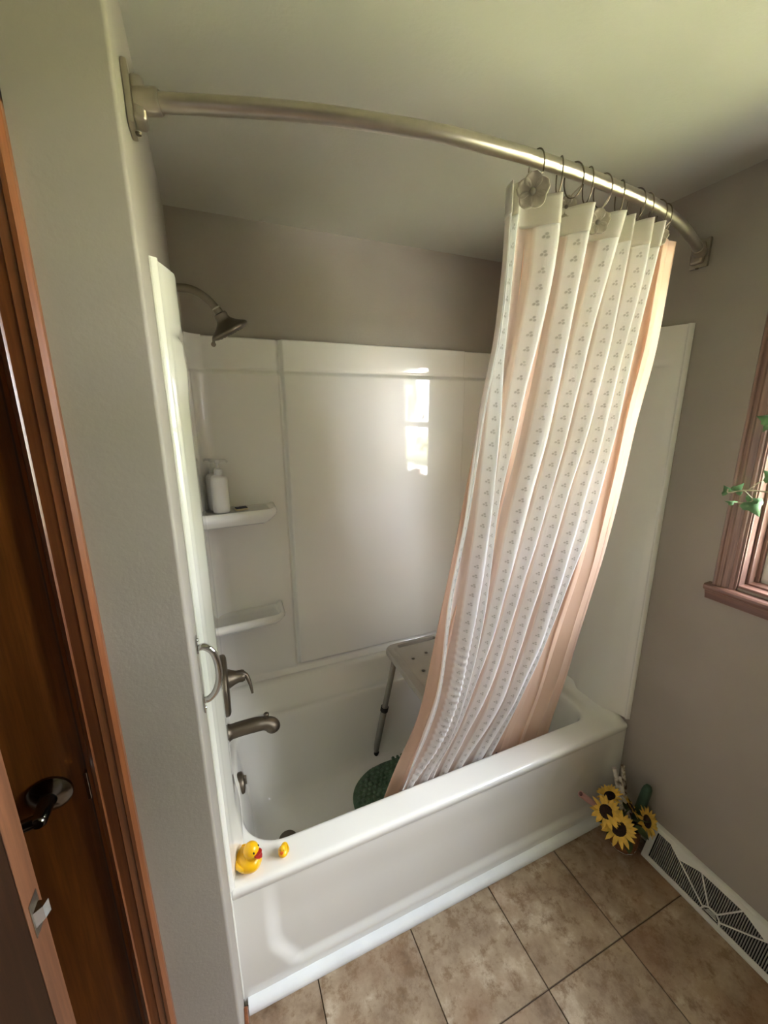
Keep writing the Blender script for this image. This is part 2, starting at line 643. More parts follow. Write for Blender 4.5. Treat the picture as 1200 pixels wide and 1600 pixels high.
cp = casing_profile(0.062, 0.02)
for ya, sgn in ((WY1 + 0.058, -1), (WY0 - 0.058, 1)):
    obj('casing', extrude([(L - p, ya + sgn * a, WZ0 - 0.012) for a, p in cp], [(L - p, ya + sgn * a, WZ1 + 0.06) for a, p in cp]), M['wood_window'], win, angle=25)
obj('head_casing', extrude([(L - p, WY0 - 0.058, WZ1 + 0.058 - a) for a, p in cp], [(L - p, WY1 + 0.058, WZ1 + 0.058 - a) for a, p in cp]), M['wood_sill'], win, angle=25)
sp_ = [(0.0, 1.085), (0.014, 1.088), (0.016, 1.1), (0.02, 1.112), (0.022, 1.118), (0.03, 1.122), (0.034, 1.13), (0.033, 1.137), (0.028, 1.141), (0.0, 1.142)]
obj('window_sill', extrude([(L - p, WY1 + 0.07, z) for p, z in sp_], [(L - p, WY0 - 0.07, z) for p, z in sp_]), M['wood_sill'], win, angle=25)
# jambs with stops
for ya, s in ((WY1, -1), (WY0, 1)):
    obj('jamb', join(box(L - 0.002, L + wt, *sorted((ya, ya + s * 0.008)), WZ0, WZ1, 0.001),
                     box(L + 0.03, L + wt, *sorted((ya + s * 0.008, ya + s * 0.017)), WZ0, WZ1, 0.002),
                     box(L + 0.06, L + wt, *sorted((ya + s * 0.017, ya + s * 0.026)), WZ0, WZ1, 0.002)), M['wood_window'], win)
obj('jamb', join(box(L - 0.002, L + wt, WY0, WY1, WZ0, WZ0 + 0.008, 0.001), box(L + 0.03, L + wt, WY0, WY1, WZ0 + 0.008, WZ0 + 0.014, 0.002)), M['wood_sill'], win)
obj('jamb', box(L - 0.002, L + wt, WY0, WY1, WZ1 - 0.02, WZ1, 0.002), M['wood_sill'], win)


def sash(y0, y1, z0, z1, x, w, win=win, pane=M['glass']):
    fr_ = [box(x, x + 0.03, y0, y0 + w, z0, z1, 0.004), box(x, x + 0.03, y1 - w, y1, z0, z1, 0.004),
           box(x, x + 0.03, y0 + w, y1 - w, z0, z0 + w, 0.004), box(x, x + 0.03, y0 + w, y1 - w, z1 - w, z1, 0.004)]
    s = obj('sash', join(*fr_), M['vinyl'], win)
    obj('pane', box(x + 0.012, x + 0.016, y0 + w - 0.004, y1 - w + 0.004, z0 + w - 0.004, z1 - w + 0.004), pane, s)


zm = (WZ0 + WZ1) / 2
ymu = (WY0 + WY1) / 2
obj('mullion', box(L + 0.01, L + wt, ymu - 0.03, ymu + 0.03, WZ0 + 0.008, WZ1 - 0.02, 0.003), M['wood_window'], win)
for ya, yb in ((WY0 + 0.026, ymu - 0.03), (ymu + 0.03, WY1 - 0.026)):
    sash(ya, yb, WZ0 + 0.012, zm + 0.02, L + 0.07, 0.042)
    sash(ya, yb, zm - 0.02, WZ1 - 0.02, L + 0.102, 0.042)

# ---------------------------------------------------------------- closet door and the open room door
door = thing('door_1', None, None, (DX1, YF + 0.03, 0))
door['kind'] = 'structure'
yd = YF + 0.012
obj('slab', box(DX0 + 0.004, DX1 - 0.006, yd, yd + 0.035, 0.006, DZ - 0.004, 0.002), M['wood_door'], door)
obj('jamb', join(box(DX1 - 0.003, DX1 + 0.002, YF, YF + 0.12, 0, DZ), box(DX0 - 0.002, DX0 + 0.001, YF, YF + 0.12, 0, DZ),
                 box(DX0, DX1, YF + 0.05, YF + 0.12, 0, DZ, 0.001)), M['wood_open'], door)
dp = casing_profile(0.058, 0.019)
obj('casing', extrude([(DX1 + 0.060 - a, YF - p, 0) for a, p in dp], [(DX1 + 0.060 - a, YF - p, DZ + 0.056) for a, p in dp]), M['wood_casing'], door, angle=25)
obj('casing', extrude([(DX0 - 0.060 + a, YF - p, 0) for a, p in dp], [(DX0 - 0.060 + a, YF - p, DZ + 0.056) for a, p in dp]), M['wood_casing'], door, angle=25)
obj('head_casing', extrude([(DX0 - 0.060, YF - p, DZ + 0.058 - a) for a, p in dp], [(DX1 + 0.060, YF - p, DZ + 0.058 - a) for a, p in dp]), M['wood_casing'], door, angle=25)
obj('strike_plate', box(DX1 - 0.0045, DX1 + 0.001, YF - 0.009, YF + 0.012, 1.02, 1.075, 0.0006), M['chrome'], door)
hd = obj('door_handle', join(lathe([(0.001, 0), (0.033, 0.0), (0.033, 0.005), (0.026, 0.011), (0.014, 0.016), (0.012, 0.03), (0.0115, 0.058), (0.008, 0.062), (0.0, 0.062)], 28, (-0.247, yd, 1.038), (-0.247, yd - 1, 1.038)),
                             tube(bez([(-0.247, yd - 0.052, 1.038), (-0.275, yd - 0.056, 1.038), (-0.32, yd - 0.05, 1.036), (-0.36, yd - 0.047, 1.032)], 12), [0.010] * 4 + [0.009] * 4 + [0.008] * 5, 12)), M['gunmetal'], door)

room_door = thing('door_2', None, None, (-0.22, -0.32, 0))
room_door['kind'] = 'structure'
oy0, oy1, oz1 = -0.340, -0.298, 2.04
obj('slab', box(-0.985, -0.2212, oy0, oy1, 0.012, oz1, 0.0015), M['wood_open'], room_door)
obj('edge_band', box(-0.2212, -0.22, oy0, oy1, 0.012, oz1, 0.0004), M['wood_edge'], room_door)
ym = (oy0 + oy1) / 2
obj('latch_plate', box(-0.2201, -0.2188, ym - 0.0125, ym + 0.0125, 0.972, 1.03, 0.0005), M['nickel'], room_door)
V = [(-0.219, ym - 0.009, 0.986), (-0.219, ym + 0.009, 0.986), (-0.219, ym + 0.009, 1.012), (-0.219, ym - 0.009, 1.012),
     (-0.207, ym + 0.0085, 0.988), (-0.207, ym + 0.0085, 1.010), (-0.2105, ym - 0.001, 0.988), (-0.2105, ym - 0.001, 1.010)]
obj('latch_bolt', (V, [(3, 2, 1, 0), (1, 2, 5, 4), (4, 5, 7, 6), (6, 7, 3, 0), (0, 1, 4, 6), (2, 3, 7, 5)]), M['chrome'], room_door, angle=20)
for s, y in ((-1, oy0), (1, oy1)):
    obj('door_handle', join(lathe([(0.001, 0), (0.03, 0.0), (0.03, 0.005), (0.022, 0.010), (0.012, 0.014), (0.011, 0.045), (0.0, 0.046)], 24, (-0.283, y, 1.0), (-0.283, y + s, 1.0)),
                            tube([(-0.283, y + s * 0.04, 1.0), (-0.33, y + s * 0.042, 1.0), (-0.39, y + s * 0.036, 0.998)], 0.009, 10)), M['nickel'], room_door)

# ================================================================ bathtub
RIM = 0.447
tub = thing('bathtub', 'white glossy fibreglass bathtub with a narrow rim and recessed apron', 'bathtub', (L / 2, 0.3, 0))


def rrect(x0, x1, y0, y1, rs, ns=26, nc=10):
    """counter-clockwise from lower left; rs = radii (ll, lr, ur, ul)"""
    cs = [(x0, y0, rs[0], PI), (x1, y0, rs[1], 1.5 * PI), (x1, y1, rs[2], 0), (x0, y1, rs[3], 0.5 * PI)]
    sg = [(1, 1), (-1, 1), (-1, -1), (1, -1)]
    P = []
    for q in range(4):
        x, y, r, a0 = cs[q]
        cx, cy = x + sg[q][0] * r, y + sg[q][1] * r
        for i in range(nc):
            a = a0 + (PI / 2) * i / (nc - 1)
            P.append((cx + r * math.cos(a), cy + r * math.sin(a)))
        e0 = P[-1]
        x2, y2, r2, a2 = cs[(q + 1) % 4]
        e1 = (x2 + sg[(q + 1) % 4][0] * r2 + r2 * math.cos(a2), y2 + sg[(q + 1) % 4][1] * r2 + r2 * math.sin(a2))
        for i in range(1, ns):
            P.append((e0[0] + (e1[0] - e0[0]) * i / ns, e0[1] + (e1[1] - e0[1]) * i / ns))
    return P


def deck_z(x, y):
    return RIM + 0.098 * ss(0.64, 0.715, y) + 0.05 * ss(1.455, 1.515, x) * ss(0.0, 0.12, y) + 0.03 * (1 - ss(0.0, 0.03, x)) * ss(0.03, 0.12, y)


IN = (0.034, 1.425, 0.088, 0.622)
RI = (0.125, 0.075, 0.10, 0.10)


def inner(inset, z):
    q = rrect(IN[0] + inset, IN[1] - inset * 1.3, IN[2] + inset, IN[3] - inset, [max(0.03, r - inset * 0.3) for r in RI])
    return [(x, y, z) for x, y in q]


O = rrect(0.0015, L - 0.0015, 0.0, 0.748, (0.006,) * 4)
loops = []
for off, z in ((0.004, RIM - 0.034), (0.001, RIM - 0.024), (-0.001, RIM - 0.013), (0.001, RIM - 0.006), (0.006, RIM - 0.0015)):
    loops.append([(x, y + off * (y < 0.3), z + deck_z(x, y) - RIM) for x, y in O])
I0 = [(p[0], p[1]) for p in inner(-0.004, 0)]
for k in range(1, 13):
    s = k / 12
    s = 0.10 + 0.9 * s
    loops.append([(a[0] + (b[0] - a[0]) * s, a[1] + (b[1] - a[1]) * s) for a, b in zip(O, I0)])
    loops[-1] = [(x, y, deck_z(x, y)) for x, y in loops[-1]]
for ins, z in ((0.002, RIM - 0.001), (0.007, RIM - 0.005), (0.011, RIM - 0.013), (0.014, RIM - 0.03), (0.022, 0.36), (0.032, 0.27), (0.044, 0.17), (0.052, 0.125), (0.064, 0.100), (0.085, 0.086), (0.12, 0.082), (0.17, 0.081), (0.23, 0.08)):
    loops.append(inner(ins, z))
n = len(O)
V = [q for lp in loops for q in lp]
F = []
for j in range(len(loops) - 1):
    for i in range(n):
        k = (i + 1) % n
        F.append((j * n + i, j * n + k, (j + 1) * n + k, (j + 1) * n + i))
F.append(tuple((len(loops) - 1) * n + i for i in range(n)))
obj('basin', (V, F), M['fibre'], tub, angle=60)


def apron(x, z):
    # recessed field with a soft fillet, growing deeper towards the lower edge
    mx_ = ss(0.075, 0.125, x - 0.06 * (1 - ss(0.05, 0.22, z)) ** 1.3) * (1 - ss(L - 0.08, L - 0.03, x))
    mz = ss(0.055, 0.085, z) * (1 - 0.75 * ss(0.25, 0.415, z))
    return (x, 0.004 + 0.014 * mx_ * mz, z)


obj('apron', slab(dense(0.0015, L - 0.0015, 0.02, (0.12,), 0.08, 0.004), dense(0.0, RIM - 0.03, 0.006), apron, lambda q: (q[0], 0.07, q[2])), M['fibre'], tub, angle=60)
# overflow plate and drain
ov = obj('overflow_plate', lathe([(0.0, 0.012), (0.02, 0.012), (0.033, 0.008), (0.036, 0.002), (0.036, -0.01)][::-1], 28, (0.052, 0.375, 0.408), (1.052, 0.375, 0.46)), M['nickel_dark'], tub)
obj('overflow_lever', box(0.060, 0.071, 0.369, 0.381, 0.40, 0.432, 0.003), M['nickel'], ov)
dr = obj('drain', lathe([(0.0, 0.001), (0.018, 0.001), (0.022, 0.004), (0.034, 0.003), (0.036, -0.002)][::-1], 28, (0.195, 0.37, 0.083), (0.195, 0.37, 1)), M['nickel_dark'], tub)
obj('stopper', lathe([(0.016, 0.0), (0.02, 0.006), (0.019, 0.011), (0.004, 0.014), (0.0, 0.014)], 24, (0.195, 0.37, 0.084), (0.195, 0.37, 1)), M['nickel_dark'], dr)

# ================================================================ moulded surround
sur = thing('shower_surround', 'white glossy moulded shower wall panels with corner ledges above bathtub', 'shower surround', (L / 2, 0.6, 0.45))
TOP = 1.948
LED = 1.825


def ledge(z):          # 0 above the ledge line, 1 below
    return 1 - ss(LED - 0.006, LED + 0.010, z)


def centre(x, z):      # raised middle field
    e = 0.011
    return ss(0.340, 0.340 + e, x) * (1 - ss(1.165 - e, 1.165, x)) * ss(0.580, 0.580 + e, z)


def groove(x, z):
    g = math.exp(-((x - 0.335) / 0.007) ** 2) * ss(0.57, 0.59, z) + math.exp(-((z - 0.575) / 0.006) ** 2) * ss(0.33, 0.34, x) * (1 - ss(1.16, 1.17, x))
    return min(1, g)


def back_panel(x, z):
    y = 0.752 - 0.010 * ledge(z) - 0.015 * centre(x, z) + 0.010 * groove(x, z) + 0.004 * math.exp(-((z - LED - 0.012) / 0.006) ** 2)
    y -= 0.012 * (1 - ss(0.545, 0.57, z))
    y += 0.008 * ss(TOP - 0.006, TOP, z) ** 2
    return (x, y, z)


obj('back_panel', slab(dense(0.016, L - 0.016, 0.03, (0.340, 1.160), 0.016, 0.002), dense(0.538, TOP, 0.03, (LED, 0.583, TOP - 0.004), 0.02, 0.002), back_panel,
                       lambda q: (q[0], WB - 0.001, q[2])), M['fibre'], sur, angle=60)


def side_x(y, z):
    b = 0.018 + 0.010 * ledge(z) * ss(0.06, 0.1, y)
    colm = (0.006 + 0.011 * max(ss(1.70, 1.80, z), 1 - ss(0.5, 0.62, z))) * ss(0.03, 0.10, y) * (1 - ss(0.21, 0.27, y)) * (1 - 0.55 * ss(LED - 0.10, LED - 0.02, z) * (1 - ss(LED, LED + .03, z)))
    bead = 0.006 * math.exp(-((y - 0.008) / 0.006) ** 2)
    frontr = 1 - (1 - min(1, y / 0.008)) ** 2
    return (b * (0.35 + 0.65 * ss(0.0, 0.05, y)) + colm + bead) * (0.25 + 0.75 * frontr)


ys_ = dense(0.0, 0.752, 0.03, (0.012, 0.24), 0.03, 0.003)
zs_ = dense(0.452, TOP, 0.03, (LED,), 0.03, 0.004)
obj('left_panel', slab(ys_, zs_, lambda y, z: (side_x(y, z), y - 0.002, z), lambda q: (0.0003, q[1], q[2]), flip=True), M['fibre'], sur, angle=60)
zs_ = dense(0.468, TOP + 0.005, 0.03, (LED,), 0.03, 0.004)
obj('right_panel', slab(ys_, zs_, lambda y, z: (L - side_x(y, z), y - 0.002, z), lambda q: (L - 0.0003, q[1], q[2])), M['fibre'], sur, angle=60)
# coves in the two back corners
R_ = 0.055
for cx, s in ((0.0165, 1), (L - 0.0165, -1)):
    def cove(a, z, cx=cx, s=s):
        o = 0.010 * ledge(z)
        return (cx + s * (R_ - R_ * math.cos(a) + o), 0.750 - R_ + R_ * math.sin(a) - o, z)
    obj('corner_cove', slab(lin(0, PI / 2, 10), dense(0.53, TOP, 0.04, (LED,), 0.02, 0.003), cove,
                            lambda q, cx=cx, s=s: (cx - s * 0.012, 0.757 if q[1] > 0.72 else q[1] - 0.004, q[2]), flip=(s < 0)), M['fibre'], sur, angle=60)


def corner_shelf(ztop, th, xe, dip):
    """moulded ledge from the left back corner along the back wall: rounded nose, shallow dish"""
    out = []                                   # outline of the front edge, from the left wall to the right end at the back wall
    yf = 0.585
    for x in lin(0.02, xe - 0.05, 14): out.append((x, yf + 0.02 * (x / xe)))
    c = (xe - 0.05, yf + 0.016 + 0.055)
    for a in lin(-PI / 2, 0, 12)[1:]: out.append((c[0] + 0.05 * math.cos(a), c[1] + 0.055 * math.sin(a)))
    out.append((xe + 0.004, 0.752))
    n_ = len(out)
    def ringpts(ins, z):
        P = []
        for i, (x, y) in enumerate(out):
            a = Vector(out[max(0, i - 1)]); b = Vector(out[min(n_ - 1, i + 1)])
            d = (b - a).normalized()
            nrm = Vector((-d.y, d.x))
            P.append((x + nrm.x * ins, y + nrm.y * ins, z))
        return P
    rows = [ringpts(0.055, ztop - th - 0.018), ringpts(0.03, ztop - th - 0.006), ringpts(0.010, ztop - th * 0.75), ringpts(0.001, ztop - th * 0.5), ringpts(0.0, ztop - 0.014), ringpts(0.0015, ztop - 0.008), ringpts(0.0045, ztop - 0.0025),
            ringpts(0.009, ztop), ringpts(0.016, ztop - 0.001), ringpts(0.024, ztop - dip)]
    rows.append([(min(max(x, 0.02), xe - 0.03), 0.752, ztop - dip) for x, y in out])
    Vv = [q for r in rows for q in r]
    Ff = [(j * n_ + i, j * n_ + i + 1, (j + 1) * n_ + i + 1, (j + 1) * n_ + i) for j in range(len(rows) - 1) for i in range(n_ - 1)]
    Ff.append(tuple(range(n_ - 1, -1, -1)) )
    return Vv, Ff


obj('shelf', corner_shelf(1.335, 0.046, 0.278, 0.006), M['fibre'], sur, angle=80, even=False)
obj('shelf', corner_shelf(0.905, 0.042, 0.282, 0.014), M['fibre'], sur, angle=80, even=False)

# ================================================================ fittings
# shower arm and head
M['rubber'] = plain('black_rubber', srgb(34, 33, 32), 0.8)
sh = thing('wall_shower', 'brushed nickel shower head on a bent arm from the left wall', 'shower head', (0.0, 0.36, 1.99))
obj('escutcheon', lathe([(0.001, 0.0), (0.028, 0.0), (0.027, 0.006), (0.014, 0.012), (0.0, 0.012)], 28, (0.0008, 0.36, 1.990), (1, 0.36, 1.990)), M['nickel_dark'], sh)
obj('shower_arm', tube(bez([(0.002, 0.36, 1.990), (0.03, 0.36, 1.992), (0.062, 0.36, 1.990), (0.092, 0.36, 1.975), (0.121, 0.36, 1.946)], 24), 0.0105, 16), M['nickel_dark'], sh)
ax = Vector((0.50, 0.14, -0.86)).normalized()
p0 = Vector((0.118, 0.36, 1.949))
hd = obj('head', lathe([(0.0, -0.002), (0.0105, -0.002), (0.0115, 0.003), (0.0115, 0.010), (0.017, 0.012), (0.0185, 0.017), (0.0175, 0.024), (0.0205, 0.031), (0.030, 0.040), (0.042, 0.0475),
                           (0.0505, 0.052), (0.0535, 0.056), (0.053, 0.060), (0.049, 0.063), (0.040, 0.066), (0.0, 0.066)], 40, p0, p0 + ax), M['nickel_dark'], sh, angle=50)
obj('collar_ring', lathe([(0.0, -0.0055), (0.0098, -0.0055), (0.0112, -0.004), (0.0112, -0.0015), (0.0, -0.0015)], 24, p0, p0 + ax), M['nickel'], sh)
fq = p0 + ax * 0.066
e1 = Vector((0.86, 0, 0.5)).normalized()
e1 = (e1 - ax * e1.dot(ax)).normalized()
e2 = ax.cross(e1)
noz = []
for r_, k in ((0.010, 6), (0.021, 12), (0.032, 18)):
    for i in range(k):
        a = 2 * PI * i / k
        c = fq + e1 * math.cos(a) * r_ + e2 * math.sin(a) * r_
        noz.append(lathe([(0.0014, -0.001), (0.0012, 0.0015), (0.0, 0.0016)], 6, c, c + ax))
tag(obj('nozzles', join(*noz), M['rubber'], hd), 'dark spray nozzles', kind='stuff')
kb = p0 + ax * 0.058 - e1 * 0.050
obj('spray_lever', join(tube([kb, kb - e1 * 0.006 + ax * 0.008], 0.004, 10), ellipsoid(kb - e1 * 0.008 + ax * 0.010, (0.0065,) * 3, 14, 8)), M['nickel_dark'], hd)

# mixing valve
wx = 0.028
va = thing('shower_valve', 'round brushed nickel mixing valve with lever above the tub spout', 'valve', (wx, 0.38, 0.80))
obj('escutcheon', lathe([(0.001, -0.02), (0.098, -0.02), (0.098, 0.006), (0.094, 0.011), (0.086, 0.014), (0.07, 0.0135), (0.045, 0.015), (0.0, 0.015)], 48, (wx + 0.004, 0.385, 0.805), (1, 0.385, 0.805)), M['nickel_dark'], va)
hb = obj('handle_hub', lathe([(0.0, 0.0), (0.031, 0.0), (0.032, 0.006), (0.027, 0.016), (0.022, 0.028), (0.019, 0.040), (0.020, 0.050), (0.017, 0.058), (0.0, 0.060)], 32, (wx + 0.012, 0.385, 0.825), (1, 0.385, 0.822)), M['nickel_dark'], va)
hp = bez([(wx + 0.036, 0.385, 0.832), (wx + 0.055, 0.383, 0.838), (wx + 0.074, 0.378, 0.828), (wx + 0.084, 0.370, 0.800), (wx + 0.089, 0.362, 0.766)], 20)
obj('lever', tube(hp, [0.013 - 0.009 * (i / 20) ** 0.8 for i in range(21)], 14), M['nickel_dark'], va)

spt = thing('tub_spout', 'brushed nickel tub spout with diverter knob on the end wall', 'spout', (wx, 0.38, 0.61))
cen = bez([(wx - 0.013, 0.385, 0.618), (wx + 0.012, 0.385, 0.620), (wx + 0.05, 0.385, 0.622), (wx + 0.10, 0.385, 0.620), (wx + 0.13, 0.385, 0.612), (wx + 0.146, 0.385, 0.597), (wx + 0.150, 0.385, 0.583)], 36)
rad = [0.034, 0.034, 0.033, 0.030, 0.028, 0.026] + [0.0245] * 12 + [0.024, 0.0235, 0.023, 0.023, 0.023, 0.0235, 0.024, 0.0245, 0.025, 0.0255, 0.026, 0.026, 0.026, 0.0255, 0.025, 0.024, 0.0235, 0.022, 0.0215]
obj('spout_body', tube(cen, rad[:37], 24), M['nickel_dark'], spt, angle=60)
obj('diverter_knob', lathe([(0.0, 0.0), (0.0045, 0.0), (0.0045, 0.010), (0.009, 0.013), (0.0095, 0.018), (0.006, 0.022), (0.0, 0.0225)], 20, (wx + 0.128, 0.385, 0.634), (wx + 0.128, 0.385, 2)), M['nickel_dark'], spt)

# grab handle on the wall strip
gb = thing('grab_handle', 'small polished chrome D shaped grab handle beside tub surround', 'handle', (0, -0.055, 1.145))
gy = -0.055
obj('bow', tube(bez([(0.003, gy, 1.208), (0.016, gy, 1.207), (0.030, gy, 1.192), (0.037, gy, 1.160), (0.036, gy, 1.125), (0.027, gy, 1.098), (0.014, gy, 1.084), (0.003, gy, 1.082)], 32), 0.0072, 12), M['chrome'], gb)
for z, s in ((1.208, 1), (1.082, -1)):
    fo = obj('mount_plate', box(0.0004, 0.004, gy - 0.009, gy + 0.009, *sorted((z - s * 0.010, z + s * 0.026)), 0.0016), M['chrome'], gb)
    obj('screw', lathe([(0.0, 0.0), (0.004, 0.0), (0.003, 0.002), (0.0, 0.0025)], 12, (0.004, gy, z + s * 0.018), (1, gy, z + s * 0.018)), M['chrome'], fo)

# ================================================================ curved curtain rod
rod_px = [(0.0, -0.048), (0.061, -0.066), (0.187, -0.106), (0.283, -0.131), (0.388, -0.150), (0.50, -0.166), (0.635, -0.171), (0.687, -0.171), (0.80, -0.167), (0.92, -0.157), (1.07, -0.139), (1.225, -0.101), (1.395, -0.04), (L, 0.014)]
ROD_Z = 2.145


def rz(x):
    return ROD_Z + 0.006 * x / L


rod = thing('curtain_rod', 'curved brushed nickel shower curtain rod between two wall brackets', 'curtain rod', (L / 2, -0.15, ROD_Z))
rc = bez([(x, y, rz(x)) for x, y in rod_px], 100)
obj('rod', tube(rc[2:-2], 0.0128, 20), M['rod'], rod)


def rod_at(x):
    for a, b in zip(rc, rc[1:]):
        if a.x <= x <= b.x:
            u_ = (x - a.x) / (b.x - a.x)
            return a + (b - a) * u_, (b - a).normalized()
    return rc[-1], (rc[-1] - rc[-2]).normalized()


for xw, s, a, b in ((0.0, 1, rc[0], rc[9]), (L, -1, rc[-1], rc[-8])):
    y_, z_ = a.y, a.z
    br = obj('bracket', join(box(*sorted((xw + s * 0.0004, xw + s * 0.010)), y_ - 0.026, y_ + 0.026, z_ - 0.040, z_ + 0.040, 0.003),
                             box(*sorted((xw + s * 0.008, xw + s * 0.028)), y_ - 0.018, y_ + 0.018, z_ - 0.030, z_ + 0.030, 0.007, 4)), M['rod'], rod)
    obj('collar', tube([a + (b - a) * 0.2, a + (b - a) * 0.35, a + (b - a) * 0.58, a + (b - a) * 0.62], [0.0172, 0.0172, 0.0172, 0.0150], 24), M['rod'], br)
    obj('set_screw', lathe([(0, 0), (0.005, 0), (0.004, 0.003), (0, 0.003)], 12, (xw + s * 0.012, y_, z_ - 0.0395), (xw + s * 0.012, y_ , z_ - 1)), M['nickel_dark'], br)

# ================================================================ curtain and liner
CC = Vector((0.06878, -0.89126, 1.67885))
CT, CB = 2.092, 0.30
KS = 0.265 / (2.12 - 0.447)


def plane_y(z):
    return -0.175 + KS * (2.12 - z)


# ridges of the folds, measured as (x at drop z) in the room; found from the photograph with the camera above
def bp(px, py, off):
    d = rt2 * ((px - 600) / 630.14) + up2 * ((800 - py) / 630.14) + fw
    tt = (-0.175 + off + KS * (2.12 - CC.z) - CC.y) / (d.y + KS * d.z)
    q = CC + d * tt
    return q.x, q.z


RIDGE = [
    [(801, 300), (797, 380), (789, 470), (780, 545), (765, 590), (748, 700), (732, 815), (715, 900), (704, 950), (694, 1050), (686, 1100), (668, 1150), (640, 1232)],
    [(814, 290), (803, 420), (795, 500), (790, 540), (781, 665), (766, 827), (756, 905), (746, 959), (720, 1084), (687, 1180), (655, 1228)],
    [(880, 276), (871, 406), (855, 475), (836, 558), (815, 635), (797, 720), (779, 790), (772, 850), (764, 930), (748, 1010), (730, 1080), (704, 1165), (680, 1215)],
    [(937, 290), (915, 390), (890, 517), (872, 615), (850, 710), (825, 790), (804, 880), (772, 997), (742, 1072), (710, 1160), (690, 1210)],
    [(985, 308), (963, 390), (947, 440), (918, 545), (902, 615), (877, 720), (852, 802), (829, 880), (806, 953), (776, 1055), (742, 1128), (714, 1200)],
    [(997, 322), (984, 396), (952, 548), (927, 640), (907, 715), (886, 777), (857, 880), (824, 982), (789, 1090), (756, 1160), (738, 1190)],
    [(1022, 336), (1006, 434), (975, 540), (942, 690), (909, 800), (880, 905), (850, 1000), (806, 1098), (772, 1172)],
    [(1042, 334), (1023, 422), (995, 540), (975, 627), (951, 725), (921, 827), (897, 890), (880, 935), (843, 1032), (811, 1096), (788, 1160)],
]
FOLD = -0.022        # how far ridges stand towards the room
RX = []
for line in RIDGE:
    q = sorted([bp(px, py, FOLD) for px, py in line], key=lambda a: a[1])
    RX.append(q)


def interp(tab, z):
    if z <= tab[0][1]:
        a, b = tab[0], tab[2]
    elif z >= tab[-1][1]:
        a, b = tab[-3], tab[-1]
    else:
        for a, b in zip(tab, tab[1:]):
            if a[1] <= z <= b[1]: break
    return a[0] + (b[0] - a[0]) * (z - a[1]) / (b[1] - a[1])


def smooth_tab(tab):
    zs = lin(CB, CT, 46)
    xs_ = [interp(tab, z) for z in zs]
    for _ in range(3):
        xs_ = [xs_[0]] + [(xs_[i - 1] + 2 * xs_[i] + xs_[i + 1]) / 4 for i in range(1, 45)] + [xs_[-1]]
    return list(zip(xs_, zs))


RX = [smooth_tab(q) for q in RX]
BACK = 0.030
NS = 14                                   # samples per half fold
zrow = lin(CB, CT, 300)


def crease(s):                            # from valley (0) to ridge (1): rounded, a little sharp at the ridge
    return 0.55 * (0.5 - 0.5 * math.cos(PI * s)) + 0.45 * s ** 1.3


V, UV, cols = [], [], None
for z in zrow:
    row = []
    xr = [interp(q, z) for q in RX]
    py = plane_y(z)
    for i in range(1, len(xr)):
        xr[i] = max(xr[i], xr[i - 1] + 0.012)
    relax = 0.75 + 0.25 * ss(CB, 1.2, z)
    low = 1 - ss(0.40, 0.75, z)
    FZ = FOLD + 0.030 * low
    relax *= 1 - 0.45 * low
    # turn-back at the left edge
    left = [(xr[0] + 0.010, py + 0.016), (xr[0] + 0.002, py + 0.010)]
    seq = [(-0.5, xr[0] + 0.020, py + 0.020)]
    for i in range(len(xr)):
        if i > 0:
            gap = xr[i] - xr[i - 1]
            dep = (0.020 + BACK * min(1, gap / 0.06)) * relax
            seq.append((i - 0.5, xr[i - 1] + gap * 0.42, py + FZ + dep))
        seq.append((float(i), xr[i], py + FZ))
    seq.append((len(xr) - 0.6, xr[-1] + 0.004, py + 0.022))
    for (u0, xa, ya), (u1, xb, yb) in zip(seq, seq[1:]):
        for k in range(NS):
            s = k / NS
            toridge = yb < ya
            w = crease(s) if toridge else 1 - crease(1 - s)
            x = xa + (xb - xa) * (s + 0.10 * math.sin(2 * PI * s) * (1 if toridge else -1) * 0.5)
            y = ya + (yb - ya) * w
            uu = u0 + (u1 - u0) * s
            wob = 0.004 * noise.noise((uu * 2.3, z * 3.0, 1.7)) + 0.0022 * noise.noise((uu * 6, z * 7, 9.1))
            ruf = math.exp(-((uu - 0.82) / 0.20) ** 2) * (1 - ss(0.85, 1.25, z)) * (1 - 0.6 * low)
            puck = math.sin(2 * PI * z / 0.024 + 3.0 * noise.noise((z * 9, uu * 2, 3.3)))
            row.append((x, y + wob + 0.0045 * ruf * puck, z + 0.0))
            if z == zrow[0]: UV.append(uu)
    row.append((seq[-1][1], seq[-1][2], z))
    if z == zrow[0]: UV.append(seq[-1][0])
    V.append(row)
nc_ = len(V[0])
HEM = 2.048
cur = thing('shower_curtain', 'white embroidered fabric shower curtain bunched to the right of the rod', 'curtain', (0.9, -0.15, CT))
kz = [j for j, z in enumerate(zrow) if z <= HEM][-1]


def strip(j0, j1, off=0.0):
    VV = [(x, y + off, z) for r in V[j0:j1 + 1] for x, y, z in r]
    FF = [(j * nc_ + i, j * nc_ + i + 1, (j + 1) * nc_ + i + 1, (j + 1) * nc_ + i) for j in range(j1 - j0) for i in range(nc_ - 1)]
    UU = [(UV[i], zrow[j]) for j in range(j0, j1 + 1) for i in range(nc_)]
    return (VV, FF), UU


d, uu = strip(0, kz)
fab = obj('fabric', d, M['curtain'], cur, angle=None, uv=uu)
for p in fab.data.polygons: p.use_smooth = True
d, uu = strip(kz, len(zrow) - 1)
hem = obj('top_hem', d, M['hem'], cur, angle=None, uv=uu)
for p in hem.data.polygons: p.use_smooth = True
hem['label'] = 'plain grey double top hem'
for o, th in ((fab, 0.0008), (hem, 0.002)):
    md = o.modifiers.new('thick', 'SOLIDIFY')
    md.thickness = th
    md.offset = 0

